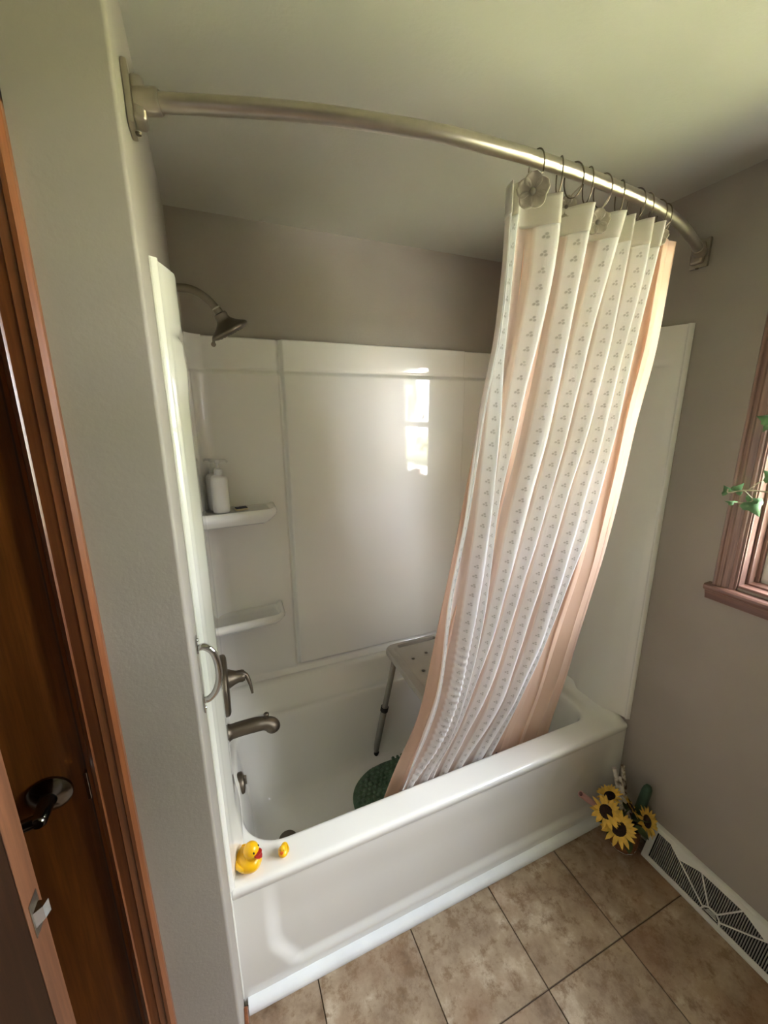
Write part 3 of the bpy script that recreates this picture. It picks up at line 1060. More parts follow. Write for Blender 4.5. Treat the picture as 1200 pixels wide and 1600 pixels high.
# liner: peach plastic sheet behind the cloth, seen at both sides
LL = [(803, 318), (798, 340), (788, 430), (774, 548), (745, 675), (722, 790), (705, 888), (685, 979), (661, 1102), (640, 1160), (617, 1210), (605, 1246)]
LR = [(1066, 348), (1030, 540), (1000, 647), (975, 757), (943, 890), (909, 991), (880, 1093), (864, 1145)]
lt = [smooth_tab(sorted([bp(px, py, 0.022) for px, py in q], key=lambda a: a[1])) for q in (LL, LR)]
LCT = 2.085
zl = lin(0.20, LCT, 80)
VL = []
nl = 150
for z in zl:
    x0, x1 = interp(lt[0], z), interp(lt[1], z)
    py = plane_y(max(z, 0.36)) + 0.030 + 0.012 * (1 - ss(0.4, 0.75, z))
    for i in range(nl):
        s = i / (nl - 1)
        ph = 2 * PI * 8.5 * s + 0.8 * math.sin(z * 2.0 + s * 9)
        amp = 0.013 * min(1, s / 0.06, (1 - s) / 0.10 + 0.2) * (0.6 + 0.4 * math.sin(s * 23 + 1))
        VL.append((x0 + (x1 - x0) * s + 0.006 * math.sin(ph * 2 + z), py + amp * math.sin(ph) + 0.004 * noise.noise((s * 9, z * 4, 4.2)), z))
d = (VL, [(j * nl + i, j * nl + i + 1, (j + 1) * nl + i + 1, (j + 1) * nl + i) for j in range(79) for i in range(nl - 1)])
liner = tag(obj('curtain_liner', d, M['liner'], angle=None), 'peach plastic liner hanging behind the white shower curtain', 'curtain liner')
for p in liner.data.polygons: p.use_smooth = True
md = liner.modifiers.new('thick', 'SOLIDIFY')
md.thickness = 0.0005

# rings with flower ornaments
M['petal'] = plain('flower_resin', srgb(178, 168, 152), 0.45, vary=0.12, scale=60)
M['petal_c'] = plain('flower_centre', srgb(124, 116, 104), 0.4)


def flower_parts(parent, c, nrm, r):
    """five petal ornament in the plane across nrm"""
    nrm = Vector(nrm).normalized()
    e1 = nrm.cross(Vector((0, 0, 1))).normalized()
    e2 = e1.cross(nrm)
    for k in range(5):
        a = PI / 2 + 2 * PI * k / 5
        dr_ = e1 * math.cos(a) + e2 * math.sin(a)
        sd = nrm.cross(dr_)
        Vv, Ff = [], []
        nu, nv = 7, 7
        for j in range(nv):
            s = j / (nv - 1)
            w = math.sin(PI * (0.12 + 0.80 * s)) ** 0.8 * 0.56
            for i in range(nu):
                q = (i / (nu - 1) - 0.5) * 2
                lift = 0.12 * s * s - 0.08 * (1 - q * q) + 0.05 * abs(q) * s
                Vv.append(Vector(c) + dr_ * r * (0.15 + 0.85 * s - 0.06 * (1 - q * q) * 0) + sd * r * w * q + nrm * r * lift)
        for j in range(nv - 1):
            for i in range(nu - 1):
                Ff.append((j * nu + i, j * nu + i + 1, (j + 1) * nu + i + 1, (j + 1) * nu + i))
        p_ = obj('petal', (Vv, Ff), M['petal'], parent)
        md_ = p_.modifiers.new('thick', 'SOLIDIFY')
        md_.thickness = 0.0025
    obj('flower_centre', ellipsoid(Vector(c) + nrm * r * 0.06, (r * 0.2,) * 3, 12, 8), M['petal_c'], parent)


ring_px = [(836, 250), (872, 262), (894, 270), (916, 278), (938, 288), (964, 299), (988, 311), (1004, 319), (1020, 329), (1030, 335)]
words = ['first', 'second', 'third', 'fourth', 'fifth', 'sixth', 'seventh', 'eighth', 'ninth', 'tenth']
FLPOS = {0: (0.647, -0.220, 2.066), 2: (0.798, -0.150, 2.094), 4: (0.882, -0.158, 2.076), 9: (1.070, -0.166, 2.072)}
for i, (px, py) in enumerate(ring_px):
    d = rt2 * ((px - 600) / 630.14) + up2 * ((800 - py) / 630.14) + fw
    tt = (ROD_Z + 0.004 - CC.z) / d.z
    x = (CC + d * tt).x
    c, tg = rod_at(x)
    side = Vector((tg.y, -tg.x, 0)).normalized()         # towards the room
    yaw_ = [0.1, -0.5, 0.5, -0.35, 0.3, -0.5, 0.25, -0.3, 0.2, -0.2][i]
    sd = Matrix.Rotation(yaw_, 3, 'Z') @ side
    tag_l = 'wire curtain ring with a flower ornament, %s from the left on the rod' % words[i]
    rg = thing('curtain_ring', tag_l, 'curtain ring', c, 0, 'wire rings holding the shower curtain')
    P = []
    for k in range(29):
        a = 2 * PI * k / 28
        P.append(c + sd * (0.0185 * math.sin(a)) + Vector((0, 0, -0.012 + 0.0285 * math.cos(a) - 0.006 * (math.cos(a) < 0) * abs(math.cos(a)))))
    obj('wire', tube(P[:-1], 0.0013, 8, closed=True), M['nickel_dark'], rg)
    if i in (0, 2, 4, 9):
        fc = Vector(FLPOS[i])
        fl_ = obj('flower_stem', tube(bez([c + sd * 0.016 + Vector((0, 0, -0.028)), (c + fc) / 2 + Vector((0, -0.006, -0.012)), fc + Vector((0, 0.004, 0.004))], 8), 0.0014, 8), M['petal'], rg)
        nr = Vector((-0.75, -1, -0.25))
        flower_parts(fl_, fc, nr, (0.029, 0, 0.020, 0, 0.025, 0, 0, 0, 0, 0.020)[i])

# ================================================================ rubber ducks
M['duck'] = plain('duck_yellow', srgb(250, 190, 10), 0.32, vary=0.03, coat=0.3, sss=0.1)
M['beak'] = plain('duck_beak_red', srgb(176, 32, 28), 0.35)
M['beak_o'] = plain('duck_beak_orange', srgb(226, 104, 24), 0.35)
M['eye'] = plain('duck_eye_black', srgb(20, 18, 18), 0.3)


def duck(name, label, loc, rotz, s, beakmat):
    """faces +x in its own frame, s = body length"""
    r = thing(name, label, 'rubber duck', loc, rotz)
    nu, nv = 28, 22
    Vv = []
    for j in range(nv + 1):                # rings along x from breast to tail
        q = j / nv
        a = PI * q
        x = 0.5 * math.cos(a)
        rr = math.sin(a) ** 0.75 if 0 < q < 1 else 0.0
        wid = 0.40 * rr
        hgt = 0.31 * rr
        zc = 0.30 + 0.26 * ss(0.60, 1.0, q) ** 1.3
        hgt *= 1 - 0.45 * ss(0.62, 1.0, q)
        for i in range(nu):
            b = 2 * PI * i / nu
            zz = zc + hgt * math.sin(b)
            Vv.append((x * s, wid * math.cos(b) * s, max(0.0, zz) * s))
    Ff = [(j * nu + i, j * nu + (i + 1) % nu, (j + 1) * nu + (i + 1) % nu, (j + 1) * nu + i) for j in range(nv) for i in range(nu)]
    obj('body', (Vv, Ff), M['duck'], r, world=False, angle=80)
    hc = (0.20 * s, 0, 0.80 * s)
    h_ = obj('head', join(ellipsoid(hc, (0.265 * s, 0.25 * s, 0.26 * s), 24, 16), lathe([(0.24 * s, 0.0), (0.19 * s, 0.12 * s), (0.2 * s, 0.2 * s)], 20, (0.16 * s, 0, 0.45 * s), (0.19 * s, 0, 0.8 * s))), M['duck'], r, world=False, angle=80)
    # open bill: upper and lower halves
    Vv, Ff = [], []
    for part, dz, tilt in ((0, 0.0, 0.22), (1, -0.035, -0.38)):
        b0 = len(Vv)
        for j in range(7):
            q = j / 6
            for i in range(9):
                p = (i / 8 - 0.5) * 2
                wd = 0.145 * (1 - 0.35 * q ** 2) * math.sqrt(max(0.02, 1 - q ** 4))
                th = 0.05 * (1 - q) * (1 - p * p) * (1 if part == 0 else -1)
                Vv.append((hc[0] + s * (0.20 + 0.20 * q), s * wd * p, hc[2] + s * (-0.045 + dz + tilt * 0.20 * q * 1.2 * (0.6 + q * 0.6) + th)))
        Ff += [(b0 + j * 9 + i, b0 + j * 9 + i + 1, b0 + (j + 1) * 9 + i + 1, b0 + (j + 1) * 9 + i) for j in range(6) for i in range(8)]
    bk = obj('beak', (Vv, Ff), beakmat, r, world=False, angle=80)
    md_ = bk.modifiers.new('thick', 'SOLIDIFY')
    md_.thickness = 0.02 * s
    for sgn in (-1, 1):
        e = Vector((0.19, 0.135 * sgn, 0.09)).normalized()
        obj('eye', ellipsoid((hc[0] + 0.255 * s * e.x, sgn * abs(0.245 * s * e.y), hc[2] + 0.252 * s * e.z), (0.036 * s, 0.03 * s, 0.045 * s), 12, 8), M['eye'], r, world=False)
        # wing: raised leaf shape on the flank
        Vv, Ff = [], []
        for j in range(11):
            q = j / 10
            for i in range(7):
                p = (i / 6 - 0.5) * 2
                wd = 0.13 * math.sin(PI * (0.08 + 0.9 * q)) ** 0.7
                x = 0.12 - 0.50 * q
                z = 0.36 + 0.12 * q * q + wd * p
                yb = 0.40 * math.sqrt(max(0.0, 1 - (x / 0.5) ** 2)) ** 1.5 * math.sqrt(max(0.05, 1 - ((z - 0.32) / 0.33) ** 2))
                Vv.append((x * s, sgn * s * (max(yb, 0.17) + 0.012 + 0.03 * (1 - p * p) * math.sin(PI * q)), z * s))
        Ff = [(j * 7 + i, j * 7 + i + 1, (j + 1) * 7 + i + 1, (j + 1) * 7 + i) for j in range(10) for i in range(6)]
        wg = obj('wing', (Vv, Ff), M['duck'], r, world=False, angle=80)
        md_ = wg.modifiers.new('thick', 'SOLIDIFY')
        md_.thickness = 0.03 * s
    return r


duck('rubber_duck', 'large yellow rubber duck with a red beak on the tub rim corner', (0.050, 0.052, RIM + 0.0005), math.radians(-38), 0.080, M['beak'])
duck('rubber_duck', 'tiny yellow rubber duck with an orange beak on the tub rim', (0.148, 0.046, RIM + 0.0005), math.radians(-115), 0.035, M['beak_o'])

# ================================================================ things on the upper ledge
M['bottle'] = plain('white_plastic_bottle', srgb(226, 222, 214), 0.4, vary=0.02)
M['pump'] = plain('translucent_pump', srgb(214, 212, 204), 0.3)


def pump_bottle(label, loc, rotz, r, h):
    o = thing('pump_bottle', label, 'bottle', loc, rotz, 'pump bottles on the corner ledge')
    obj('body', lathe([(0, 0), (r * 0.88, 0), (r, 0.004), (r, h - 0.018), (r * 0.94, h - 0.008), (r * 0.74, h - 0.001), (r * 0.46, h + 0.002), (r * 0.44, h + 0.012), (0, h + 0.012)], 36), M['bottle'], o, world=False)
    pm = obj('pump', lathe([(0, 0), (r * 0.52, 0), (r * 0.52, 0.016), (r * 0.42, 0.02), (r * 0.2, 0.022), (r * 0.17, 0.04), (r * 0.30, 0.042), (r * 0.30, 0.052), (0, 0.053)], 24, (0, 0, h + 0.004), (0, 0, 9)), M['pump'], o, world=False)
    obj('nozzle', tube(bez([(0, 0, h + 0.051), (r * 0.5, 0, h + 0.054), (r * 0.95, 0, h + 0.052), (r * 1.15, 0, h + 0.045)], 10), [0.0055, 0.0052, 0.005, 0.005, 0.0048, 0.0046, 0.0044, 0.0042, 0.004, 0.004, 0.004], 10), M['pump'], pm, world=False)
    return o


SZ = 1.335 - 0.006 + 0.0006
pump_bottle('white pump bottle standing nearest the open end of the ledge', (0.083, 0.655, SZ), math.radians(8), 0.029, 0.135)
pump_bottle('white pump bottle tucked into the corner behind another bottle', (0.064, 0.712, SZ), math.radians(160), 0.026, 0.134)
pad = thing('scrub_pad', 'small cream scrub pad with a dark top on the ledge', 'scrub pad', (0.150, 0.665, SZ), math.radians(12))
M['cream'] = plain('cream_foam', srgb(214, 196, 156), 0.8, bump=0.4)
M['slate'] = plain('dark_scrub', srgb(56, 58, 66), 0.95, vary=0.3, scale=80, bump=0.8, bscale=300)
obj('base', box(-0.022, 0.022, -0.014, 0.014, 0, 0.007, 0.002), M['cream'], pad, world=False)
bm = bmesh.new()
bmesh.ops.create_grid(bm, x_segments=14, y_segments=8, size=1.0)
for q in bm.verts:
    q.co = Vector((q.co.x * 0.020, q.co.y * 0.012, 0.0105 + 0.0022 * noise.noise((q.co.x * 4, q.co.y * 4, 2))))
ext = bmesh.ops.extrude_face_region(bm, geom=bm.faces[:])
for q in ext['geom']:
    if isinstance(q, bmesh.types.BMVert): q.co.z = 0.0068
obj('scrub_layer', frombm(bm), M['slate'], pad, world=False)

# ================================================================ shower stool
M['stool'] = plain('grey_beige_plastic', srgb(176, 170, 158), 0.5, bump=0.15, bscale=400)
M['alu'] = plain('grey_aluminium', srgb(150, 146, 136), 0.4, 0.35)
M['rubber'] = plain('black_rubber', srgb(34, 33, 32), 0.8)
SX0, SX1, SY0, SY1, SH = 0.682, 0.985, 0.130, 0.572, 0.682
st = thing('shower_stool', 'grey plastic shower stool with metal legs standing in the bathtub', 'stool', ((SX0 + SX1) / 2, (SY0 + SY1) / 2, 0.08))


def seat():
    hx, hy = (SX1 - SX0) / 2, (SY1 - SY0) / 2
    cx, cy = (SX0 + SX1) / 2, (SY0 + SY1) / 2
    rows = []
    for ins, z in ((0.012, -0.030), (0.004, -0.029), (0.0, -0.022), (0.0, -0.008), (0.004, -0.001), (0.010, 0.0), (0.030, 0.0), (0.034, -0.003), (0.040, -0.0045), (0.055, -0.005)):
        rows.append([(cx + x, cy + y, SH + z) for x, y in rrect(-hx + ins, hx - ins, -hy + ins, hy - ins, (max(0.012, 0.042 - ins * 0.6),) * 4, 6, 6)])
    k = len(rows[0])
    Vv = [q for r in rows for q in r]
    Ff = [(j * k + i, j * k + (i + 1) % k, (j + 1) * k + (i + 1) % k, (j + 1) * k + i) for j in range(len(rows) - 1) for i in range(k)]
    Ff.append(tuple((len(rows) - 1) * k + i for i in range(k)))
    Ff.append(tuple(range(k - 1, -1, -1)))
    return Vv, Ff


so = obj('seat', seat(), M['stool'], st, angle=50)
# through slots and holes: cut with booleans
cut = []
cx = (SX0 + SX1) / 2
for y in (SY1 - 0.028, SY0 + 0.028):
    cut.append(box(cx - 0.095, cx + 0.095, y - 0.009, y + 0.009, SH - 0.06, SH + 0.02, 0.0085, 3))
for iy in (0.30, 0.5, 0.70):
    for ix, sh_ in ((0.27, 0), (0.5, 0.04), (0.73, 0)):
        x, y = SX0 + (SX1 - SX0) * ix, SY0 + (SY1 - SY0) * (iy + sh_)
        cut.append(lathe([(0.0075, -0.06), (0.0075, 0.02)], 14, (x, y, SH), (x, y, 9)))
co = obj('cutter', join(*cut), M['stool'])
so.location = (0, 0, 0)
bo = so.modifiers.new('holes', 'BOOLEAN')
bo.object = co
bo.operation = 'DIFFERENCE'
bo.solver = 'EXACT'
bpy.context.view_layer.update()
dg = bpy.context.evaluated_depsgraph_get()
nm = bpy.data.meshes.new_from_object(so.evaluated_get(dg))
so.modifiers.clear()
so.data = nm
nm.set_sharp_from_angle(angle=math.radians(35))
so.modifiers.new('even_normals', 'WEIGHTED_NORMAL').keep_sharp = True
bpy.data.objects.remove(co)
for sx, xa in ((-1, SX0 + 0.045), (1, SX1 - 0.045)):
    for sy, ya, yb in ((1, SY1 - 0.055, 0.585), (-1, SY0 + 0.055, 0.135)):
        xb = 0.640 if sx < 0 else 1.027
        top = [(xa + (-sx) * 0.05, ya, SH - 0.036), (xa - sx * 0.01, ya + sy * 0.002, SH - 0.040), (xa + sx * 0.012, ya + sy * 0.004, SH - 0.052), (xa + sx * 0.018, ya + sy * 0.006, SH - 0.08)]
        a = Vector(top[-1]); b = Vector((xb, yb, 0.098))
        mid = a + (b - a) * 0.5
        lg = obj('leg', tube(bez(top, 12) + [mid], 0.0125, 14), M['alu'], st)
        obj('lower_tube', tube([a + (b - a) * 0.42, b], 0.0142, 14), M['alu'], lg)
        cpt = a + (b - a) * 0.43
        obj('height_collar', tube([cpt, cpt + (b - a).normalized() * 0.022], 0.0175, 14), M['rubber'], lg)
        obj('rubber_foot', lathe([(0.0, 0.0), (0.024, 0.0), (0.024, 0.008), (0.018, 0.018), (0.0165, 0.05), (0.0, 0.05)], 20, (xb, yb, 0.0835), b + (b - a) * -0.1), M['rubber'], lg)
for y in (SY1 - 0.055, SY0 + 0.055):
    obj('cross_bar', tube([(SX0 + 0.05, y, SH - 0.036), (SX1 - 0.05, y, SH - 0.036)], 0.011, 12), M['alu'], st)

# bath mat in the tub: oval of glossy green pebbles
M['mat'] = plain('green_vinyl', srgb(84, 112, 84), 0.35, vary=0.25, scale=30, coat=0.5)
mt = thing('bath_mat', 'dark green pebbled oval bath mat on the tub floor under the stool', 'bath mat', (0.82, 0.36, 0.085))
mcx, mcy, mrx, mry = 0.87, 0.355, 0.40, 0.215


def mat_fn(a, r):
    x = mcx + mrx * r * math.copysign(abs(math.cos(a)) ** 0.75, math.cos(a))
    y = mcy + mry * r * math.copysign(abs(math.sin(a)) ** 0.75, math.sin(a))
    z = 0.0858 + 0.006 * ss(0.40, 0.55, abs(y - 0.355) * 2) * 0
    return (x, y, z + 0.004 * (r < 0.995))


obj('sheet', grid(lin(0, 2 * PI, 73), [0.001, 0.3, 0.6, 0.8, 0.95, 1.0], mat_fn), M['mat'], mt, angle=60)
peb = []
dome = [(math.cos(PI / 2 * j / 3), math.sin(PI / 2 * j / 3)) for j in range(4)]
dome[-1] = (1e-6, 1)
random.seed(3)
for iy in range(-9, 10):
    for ix in range(-17, 18):
        x = mcx + ix * 0.0235 + (iy % 2) * 0.0118 + random.uniform(-.002, .002)
        y = mcy + iy * 0.0215 + random.uniform(-.002, .002)
        if (abs((x - mcx) / (mrx - 0.012)) ** 2.6 + abs((y - mcy) / (mry - 0.012)) ** 2.6) > 1: continue
        rr = random.uniform(0.0085, 0.0118)
        Vv, Ff = lathe(dome, 10)
        sx, sy = rr * random.uniform(0.9, 1.15), rr * random.uniform(0.85, 1.05)
        peb.append(([(x + q[0] * sx, y + q[1] * sy, 0.0885 + q[2] * 0.008) for q in Vv], Ff))
tag(obj('pebbles', join(*peb), M['mat'], mt), kind='stuff')

# ================================================================ sunflower basket in the corner
M['basket'] = plain('brown_wicker', srgb(112, 70, 34), 0.7, vary=0.35, scale=60)
M['plate'] = plain('white_ceramic', srgb(216, 212, 204), 0.3)
M['sun_y'] = plain('sunflower_yellow', srgb(238, 194, 84), 0.6, vary=0.2, scale=40)
M['sun_c'] = plain('sunflower_brown', srgb(48, 30, 22), 0.95, vary=0.4, scale=150, bump=1.0, bscale=400)
M['leaf_g'] = plain('cloth_leaf_green', srgb(70, 84, 40), 0.6, vary=0.25, scale=30)
M['birch'] = NT('birch_bark').m
t = NT('birch_bark_pale')
t.set(base=t.ramp(t.noise(26, 4, 0.7), [(0.36, srgb(90, 76, 60)), (0.44, srgb(176, 162, 144)), (0.54, srgb(228, 220, 208))]), rough=0.8)
M['birch'] = t.m
M['pinkp'] = plain('dusty_pink_paper', srgb(186, 140, 132), 0.7, vary=0.1)
M['greenp'] = plain('dark_green_bottle', srgb(54, 78, 58), 0.5, vary=0.2, scale=20)
BX, BY = 1.426, -0.112
tag(obj('saucer', lathe([(0, 0), (0.034, 0), (0.044, 0.006), (0.047, 0.010), (0.044, 0.0105), (0.033, 0.004), (0, 0.004)], 36, (BX, BY, 0.0006), (BX, BY, 9)), M['plate']),
    'white saucer under the wicker sunflower basket on the tiles', 'saucer')
bk = thing('wicker_basket', 'round brown wicker basket holding sunflowers in the corner by the vent', 'basket', (BX, BY, 0.006))
nA, nR = 72, 33
V, F = [], []
for j in range(nR):
    z = 0.0 + 0.105 * j / (nR - 1)
    rr = 0.038 + 0.014 * math.sin(PI * (0.15 + 0.55 * j / (nR - 1)))
    row_ = j // 2
    for i in range(nA):
        a = 2 * PI * i / nA
        w = 0.0022 * math.sin(9 * a + PI * (row_ % 2)) - 0.0014 * (j % 2)
        V.append(((rr + w) * math.cos(a), (rr + w) * math.sin(a), z))
F = [(j * nA + i, j * nA + (i + 1) % nA, (j + 1) * nA + (i + 1) % nA, (j + 1) * nA + i) for j in range(nR - 1) for i in range(nA)]
F.append(tuple(range(nA - 1, -1, -1)))
obj('weave', (V, F), M['basket'], bk, world=False, angle=60)
P1 = [((0.0500 + 0.0014 * math.sin(11 * 2 * PI * k / 66)) * math.cos(2 * PI * k / 66), (0.0500 + 0.0014 * math.sin(11 * 2 * PI * k / 66)) * math.sin(2 * PI * k / 66), 0.105 + 0.002 * math.cos(11 * 2 * PI * k / 66)) for k in range(66)]
P2 = [((0.0500 - 0.0014 * math.sin(11 * 2 * PI * k / 66)) * math.cos(2 * PI * k / 66), (0.0500 - 0.0014 * math.sin(11 * 2 * PI * k / 66)) * math.sin(2 * PI * k / 66), 0.105 - 0.002 * math.cos(11 * 2 * PI * k / 66)) for k in range(66)]
obj('rim', join(tube(P1, 0.0035, 8, closed=True), tube(P2, 0.0035, 8, closed=True)), M['basket'], bk, world=False)
M['moss'] = plain('dark_moss', srgb(58, 44, 24), 0.95, vary=0.5, scale=60, bump=1.0, bscale=120)
tag(obj('filling', grid(lin(0, 2 * PI, 41), lin(0.002, 1, 8), lambda a, r: (0.046 * r * math.cos(a), 0.046 * r * math.sin(a), 0.094 + 0.016 * (1 - r * r) + 0.006 * noise.noise((r * math.cos(a) * 5, r * math.sin(a) * 5, 1)))), M['moss'], bk, world=False), 'dark moss filling')


def sunflower(label, c, nrm, r, seed):
    rnd = random.Random(seed)
    o = thing('sunflower', label, 'sunflower', (BX, BY, 0.1), 0, 'artificial sunflowers in the basket')
    c = Vector(c)
    nrm = Vector(nrm).normalized()
    e1 = nrm.cross(Vector((0, 0, 1))).normalized()
    e2 = e1.cross(nrm)
    base = Vector((BX + rnd.uniform(-.02, .02), BY + rnd.uniform(-.02, .02), 0.098))
    obj('stem', tube(bez([base, base * 0.5 + (c - nrm * 0.03) * 0.5 + Vector((0, 0, 0.01)), c - nrm * 0.004], 10), 0.003, 8), M['leaf_g'], o)
    disc = obj('centre_disc', lathe([(0, 0.010), (r * 0.18, 0.0095), (r * 0.32, 0.007), (r * 0.42, 0.002), (r * 0.42, -0.006), (0, -0.008)][::-1], 24, c, c + nrm), M['sun_c'], o)
    pm = None
    for ring_, cnt, lift, ln_ in ((0, 15, 0.10, 1.0), (1, 13, 0.32, 0.86)):
        for k in range(cnt):
            a = 2 * PI * (k + 0.5 * ring_) / cnt + rnd.uniform(-0.08, 0.08)
            dr_ = e1 * math.cos(a) + e2 * math.sin(a)
            sd = nrm.cross(dr_)
            lf = lift + rnd.uniform(-0.12, 0.15)
            lr = ln_ * rnd.uniform(0.9, 1.08)
            Vv, Ff = [], []
            for j in range(6):
                s = j / 5
                w = 0.115 * math.sin(PI * (0.2 + 0.8 * s)) ** 0.8 if s < 1 else 0.004
                rad_ = r * (0.36 + 0.64 * s * lr)
                for q in (-1, 0, 1):
                    Vv.append(c + dr_ * rad_ + sd * r * w * q + nrm * (r * lf * s * (1 - 0.5 * s) + r * 0.03 * abs(q)))
            for j in range(5):
                for i in range(2):
                    Ff.append((j * 3 + i, j * 3 + i + 1, (j + 1) * 3 + i + 1, (j + 1) * 3 + i))
            obj('petal', (Vv, Ff), M['sun_y'], o, angle=80)
    return o


sunflower('yellow sunflower facing up at the left of the basket', (1.308, -0.104, 0.212), (-0.35, -0.45, 0.85), 0.058, 1)
sunflower('largest yellow sunflower facing the room at the front of basket', (1.322, -0.150, 0.180), (-0.55, -0.60, 0.60), 0.062, 2)
sunflower('yellow sunflower turned sideways to the right wall above vent', (1.468, -0.160, 0.152), (0.15, -0.75, 0.55), 0.054, 3)
sunflower('pale yellow sunflower half hidden behind the others near the tub', (1.385, -0.060, 0.205), (-0.3, 0.25, 0.9), 0.050, 4)
sunflower('small yellow sunflower in the middle of basket beside the sticks', (1.435, -0.115, 0.185), (0.65, -0.35, 0.55), 0.040, 5)
# green cloth leaves in the bunch
lv = thing('leaf_spray', 'brown green cloth leaves between the sunflowers in the basket', 'leaves', (BX, BY, 0.1))
rnd = random.Random(11)
for k in range(16):
    a = rnd.uniform(0, 2 * PI)
    rr = rnd.uniform(0.02, 0.06)
    c = Vector((BX - 0.025 + rr * math.cos(a), BY - 0.01 + rr * math.sin(a), rnd.uniform(0.115, 0.165)))
    dr_ = Vector((math.cos(a), math.sin(a), rnd.uniform(-0.3, 0.7))).normalized()
    if c.y + dr_.y * 0.05 > -0.02: dr_.y = -abs(dr_.y)
    sd = dr_.cross(Vector((0, 0, 1))).normalized()
    nn = sd.cross(dr_)
    Vv, Ff = [], []
    for j in range(6):
        s = j / 5
        w = 0.016 * math.sin(PI * (0.1 + 0.88 * s))
        for q in (-1, 0, 1):
            Vv.append(c + dr_ * 0.05 * s + sd * w * q + nn * (0.004 * abs(q) - 0.015 * s * s))
    for j in range(5):
        for i in range(2):
            Ff.append((j * 3 + i, j * 3 + i + 1, (j + 1) * 3 + i + 1, (j + 1) * 3 + i))
    obj('leaf', (Vv, Ff), M['leaf_g'], lv, angle=80)

# birch sticks leaning into the corner
for i, (a, b, r_, lab) in enumerate((((1.447, -0.085, 0.104), (1.424, -0.035, 0.300), 0.0075, 'pale birch stick in the basket, leaning nearest to the bathtub'),
                                     ((1.463, -0.090, 0.104), (1.474, -0.035, 0.292), 0.0075, 'pale birch stick in the basket, leaning nearest to the wall'),
                                     ((1.455, -0.105, 0.104), (1.440, -0.050, 0.262), 0.0085, 'darker birch stick in the basket, shortest of the three'))):
    a, b = Vector(a), Vector(b)
    pts = [a + (b - a) * s + Vector((0.002 * noise.noise((s * 4, i, 0)), 0.002 * noise.noise((s * 4, i, 5)), 0)) for s in lin(0, 1, 14)]
    o = obj('birch_stick', tube(pts, [r_ * (1 + 0.12 * noise.noise((s * 9, i, 3))) for s in lin(0, 1, 14)], 12), M['birch'])
    tag(o, lab, 'stick', 'birch sticks standing in the basket')
gp = thing('green_bottle', 'slim dark green bottle leaning against right wall behind sunflowers', 'bottle', (1.478, -0.135, 0.09))
a, b = Vector((1.472, -0.118, 0.112)), Vector((1.502, -0.128, 0.282))
obj('body', lathe([(0, 0), (0.014, 0), (0.0165, 0.004), (0.0175, 0.06), (0.0175, 0.135), (0.015, 0.152), (0.010, 0.163), (0.0, 0.166)], 24, a, b), M['greenp'], gp)
a, b = Vector((1.390, -0.100, 0.120)), Vector((1.224, -0.050, 0.280))
a = a + (b - a) * 0.25
pk_ = thing('pink_paper_roll', 'dusty pink paper roll poking out of the basket towards the tub', 'paper roll', a)
obj('tube', lathe([(0.0, 0.0), (0.0095, 0.0), (0.0105, 0.06), (0.0110, 0.172), (0.0085, 0.172), (0.008, 0.12), (0, 0.12)], 20, a, b), M['pinkp'], pk_)

# ================================================================ baseboard vent
M['ventw'] = plain('white_enamel_vent', srgb(214, 213, 204), 0.45)
M['louver'] = plain('grey_vent_louver', srgb(150, 148, 138), 0.5)
VS = 0.47
vent = thing('baseboard_vent', 'white metal baseboard register with a sunburst grille on the floor', 'vent', (1.50, -0.40, 0))
bp0, bp1 = Vector((1.462, 0, 0.006)), Vector((1.508, 0, 0.128))
tl_ = (bp1 - bp0).length
tdir = (bp1 - bp0).normalized()
ndir = Vector((-tdir.z, 0, tdir.x))
VT = -0.166


def fc(s, t_, d=0.0):       # s along the wall from the tub end, t up the face, d proud of the face
    q = bp0 + tdir * t_ + ndir * d
    return (q.x, VT - s, q.z)


def face_poly(poly, d0, d1):
    k = len(poly)
    ar = sum(poly[i][0] * poly[(i + 1) % k][1] - poly[(i + 1) % k][0] * poly[i][1] for i in range(k))
    if ar < 0: poly = poly[::-1]
    return [fc(s, t_, d1) for s, t_ in poly] + [fc(s, t_, d0) for s, t_ in poly], \
        [tuple(range(k - 1, -1, -1)), tuple(range(k, 2 * k))] + [(i, (i + 1) % k, k + (i + 1) % k, k + i) for i in range(k)]


# shell: ends, top shelf to the wall, lower lip
shell = []
for s0, s1 in ((0.0, 0.003), (VS - 0.003, VS)):
    pr = [(1.462, 0.0005), (1.508, 0.128), (L - 0.001, 0.131), (L - 0.001, 0.0005)]
    shell.append(extrude([(x, VT - s0, z) for x, z in pr], [(x, VT - s1, z) for x, z in pr]))
pr = [(1.506, 0.124), (1.508, 0.129), (1.514, 0.132), (L - 0.001, 0.133), (L - 0.001, 0.127), (1.512, 0.126)]
shell.append(extrude([(x, VT, z) for x, z in pr], [(x, VT - VS, z) for x, z in pr]))
pr = [(1.459, 0.0005), (1.459, 0.006), (1.464, 0.012), (1.468, 0.0005)]
shell.append(extrude([(x, VT, z) for x, z in pr], [(x, VT - VS, z) for x, z in pr]))
obj('housing', join(*shell), M['ventw'], vent, angle=25)
m0, m1, mb, mtp = 0.022, VS - 0.022, 0.014, tl_ - 0.016
fpl = [face_poly([(0, 0), (VS, 0), (VS, mb), (0, mb)], -0.002, 0.0015), face_poly([(0, mtp), (VS, mtp), (VS, tl_), (0, tl_)], -0.002, 0.0015),
       face_poly([(0, mb), (m0, mb), (m0, mtp), (0, mtp)], -0.002, 0.0015), face_poly([(m1, mb), (VS, mb), (VS, mtp), (m1, mtp)], -0.002, 0.0015)]
mc = VS / 2
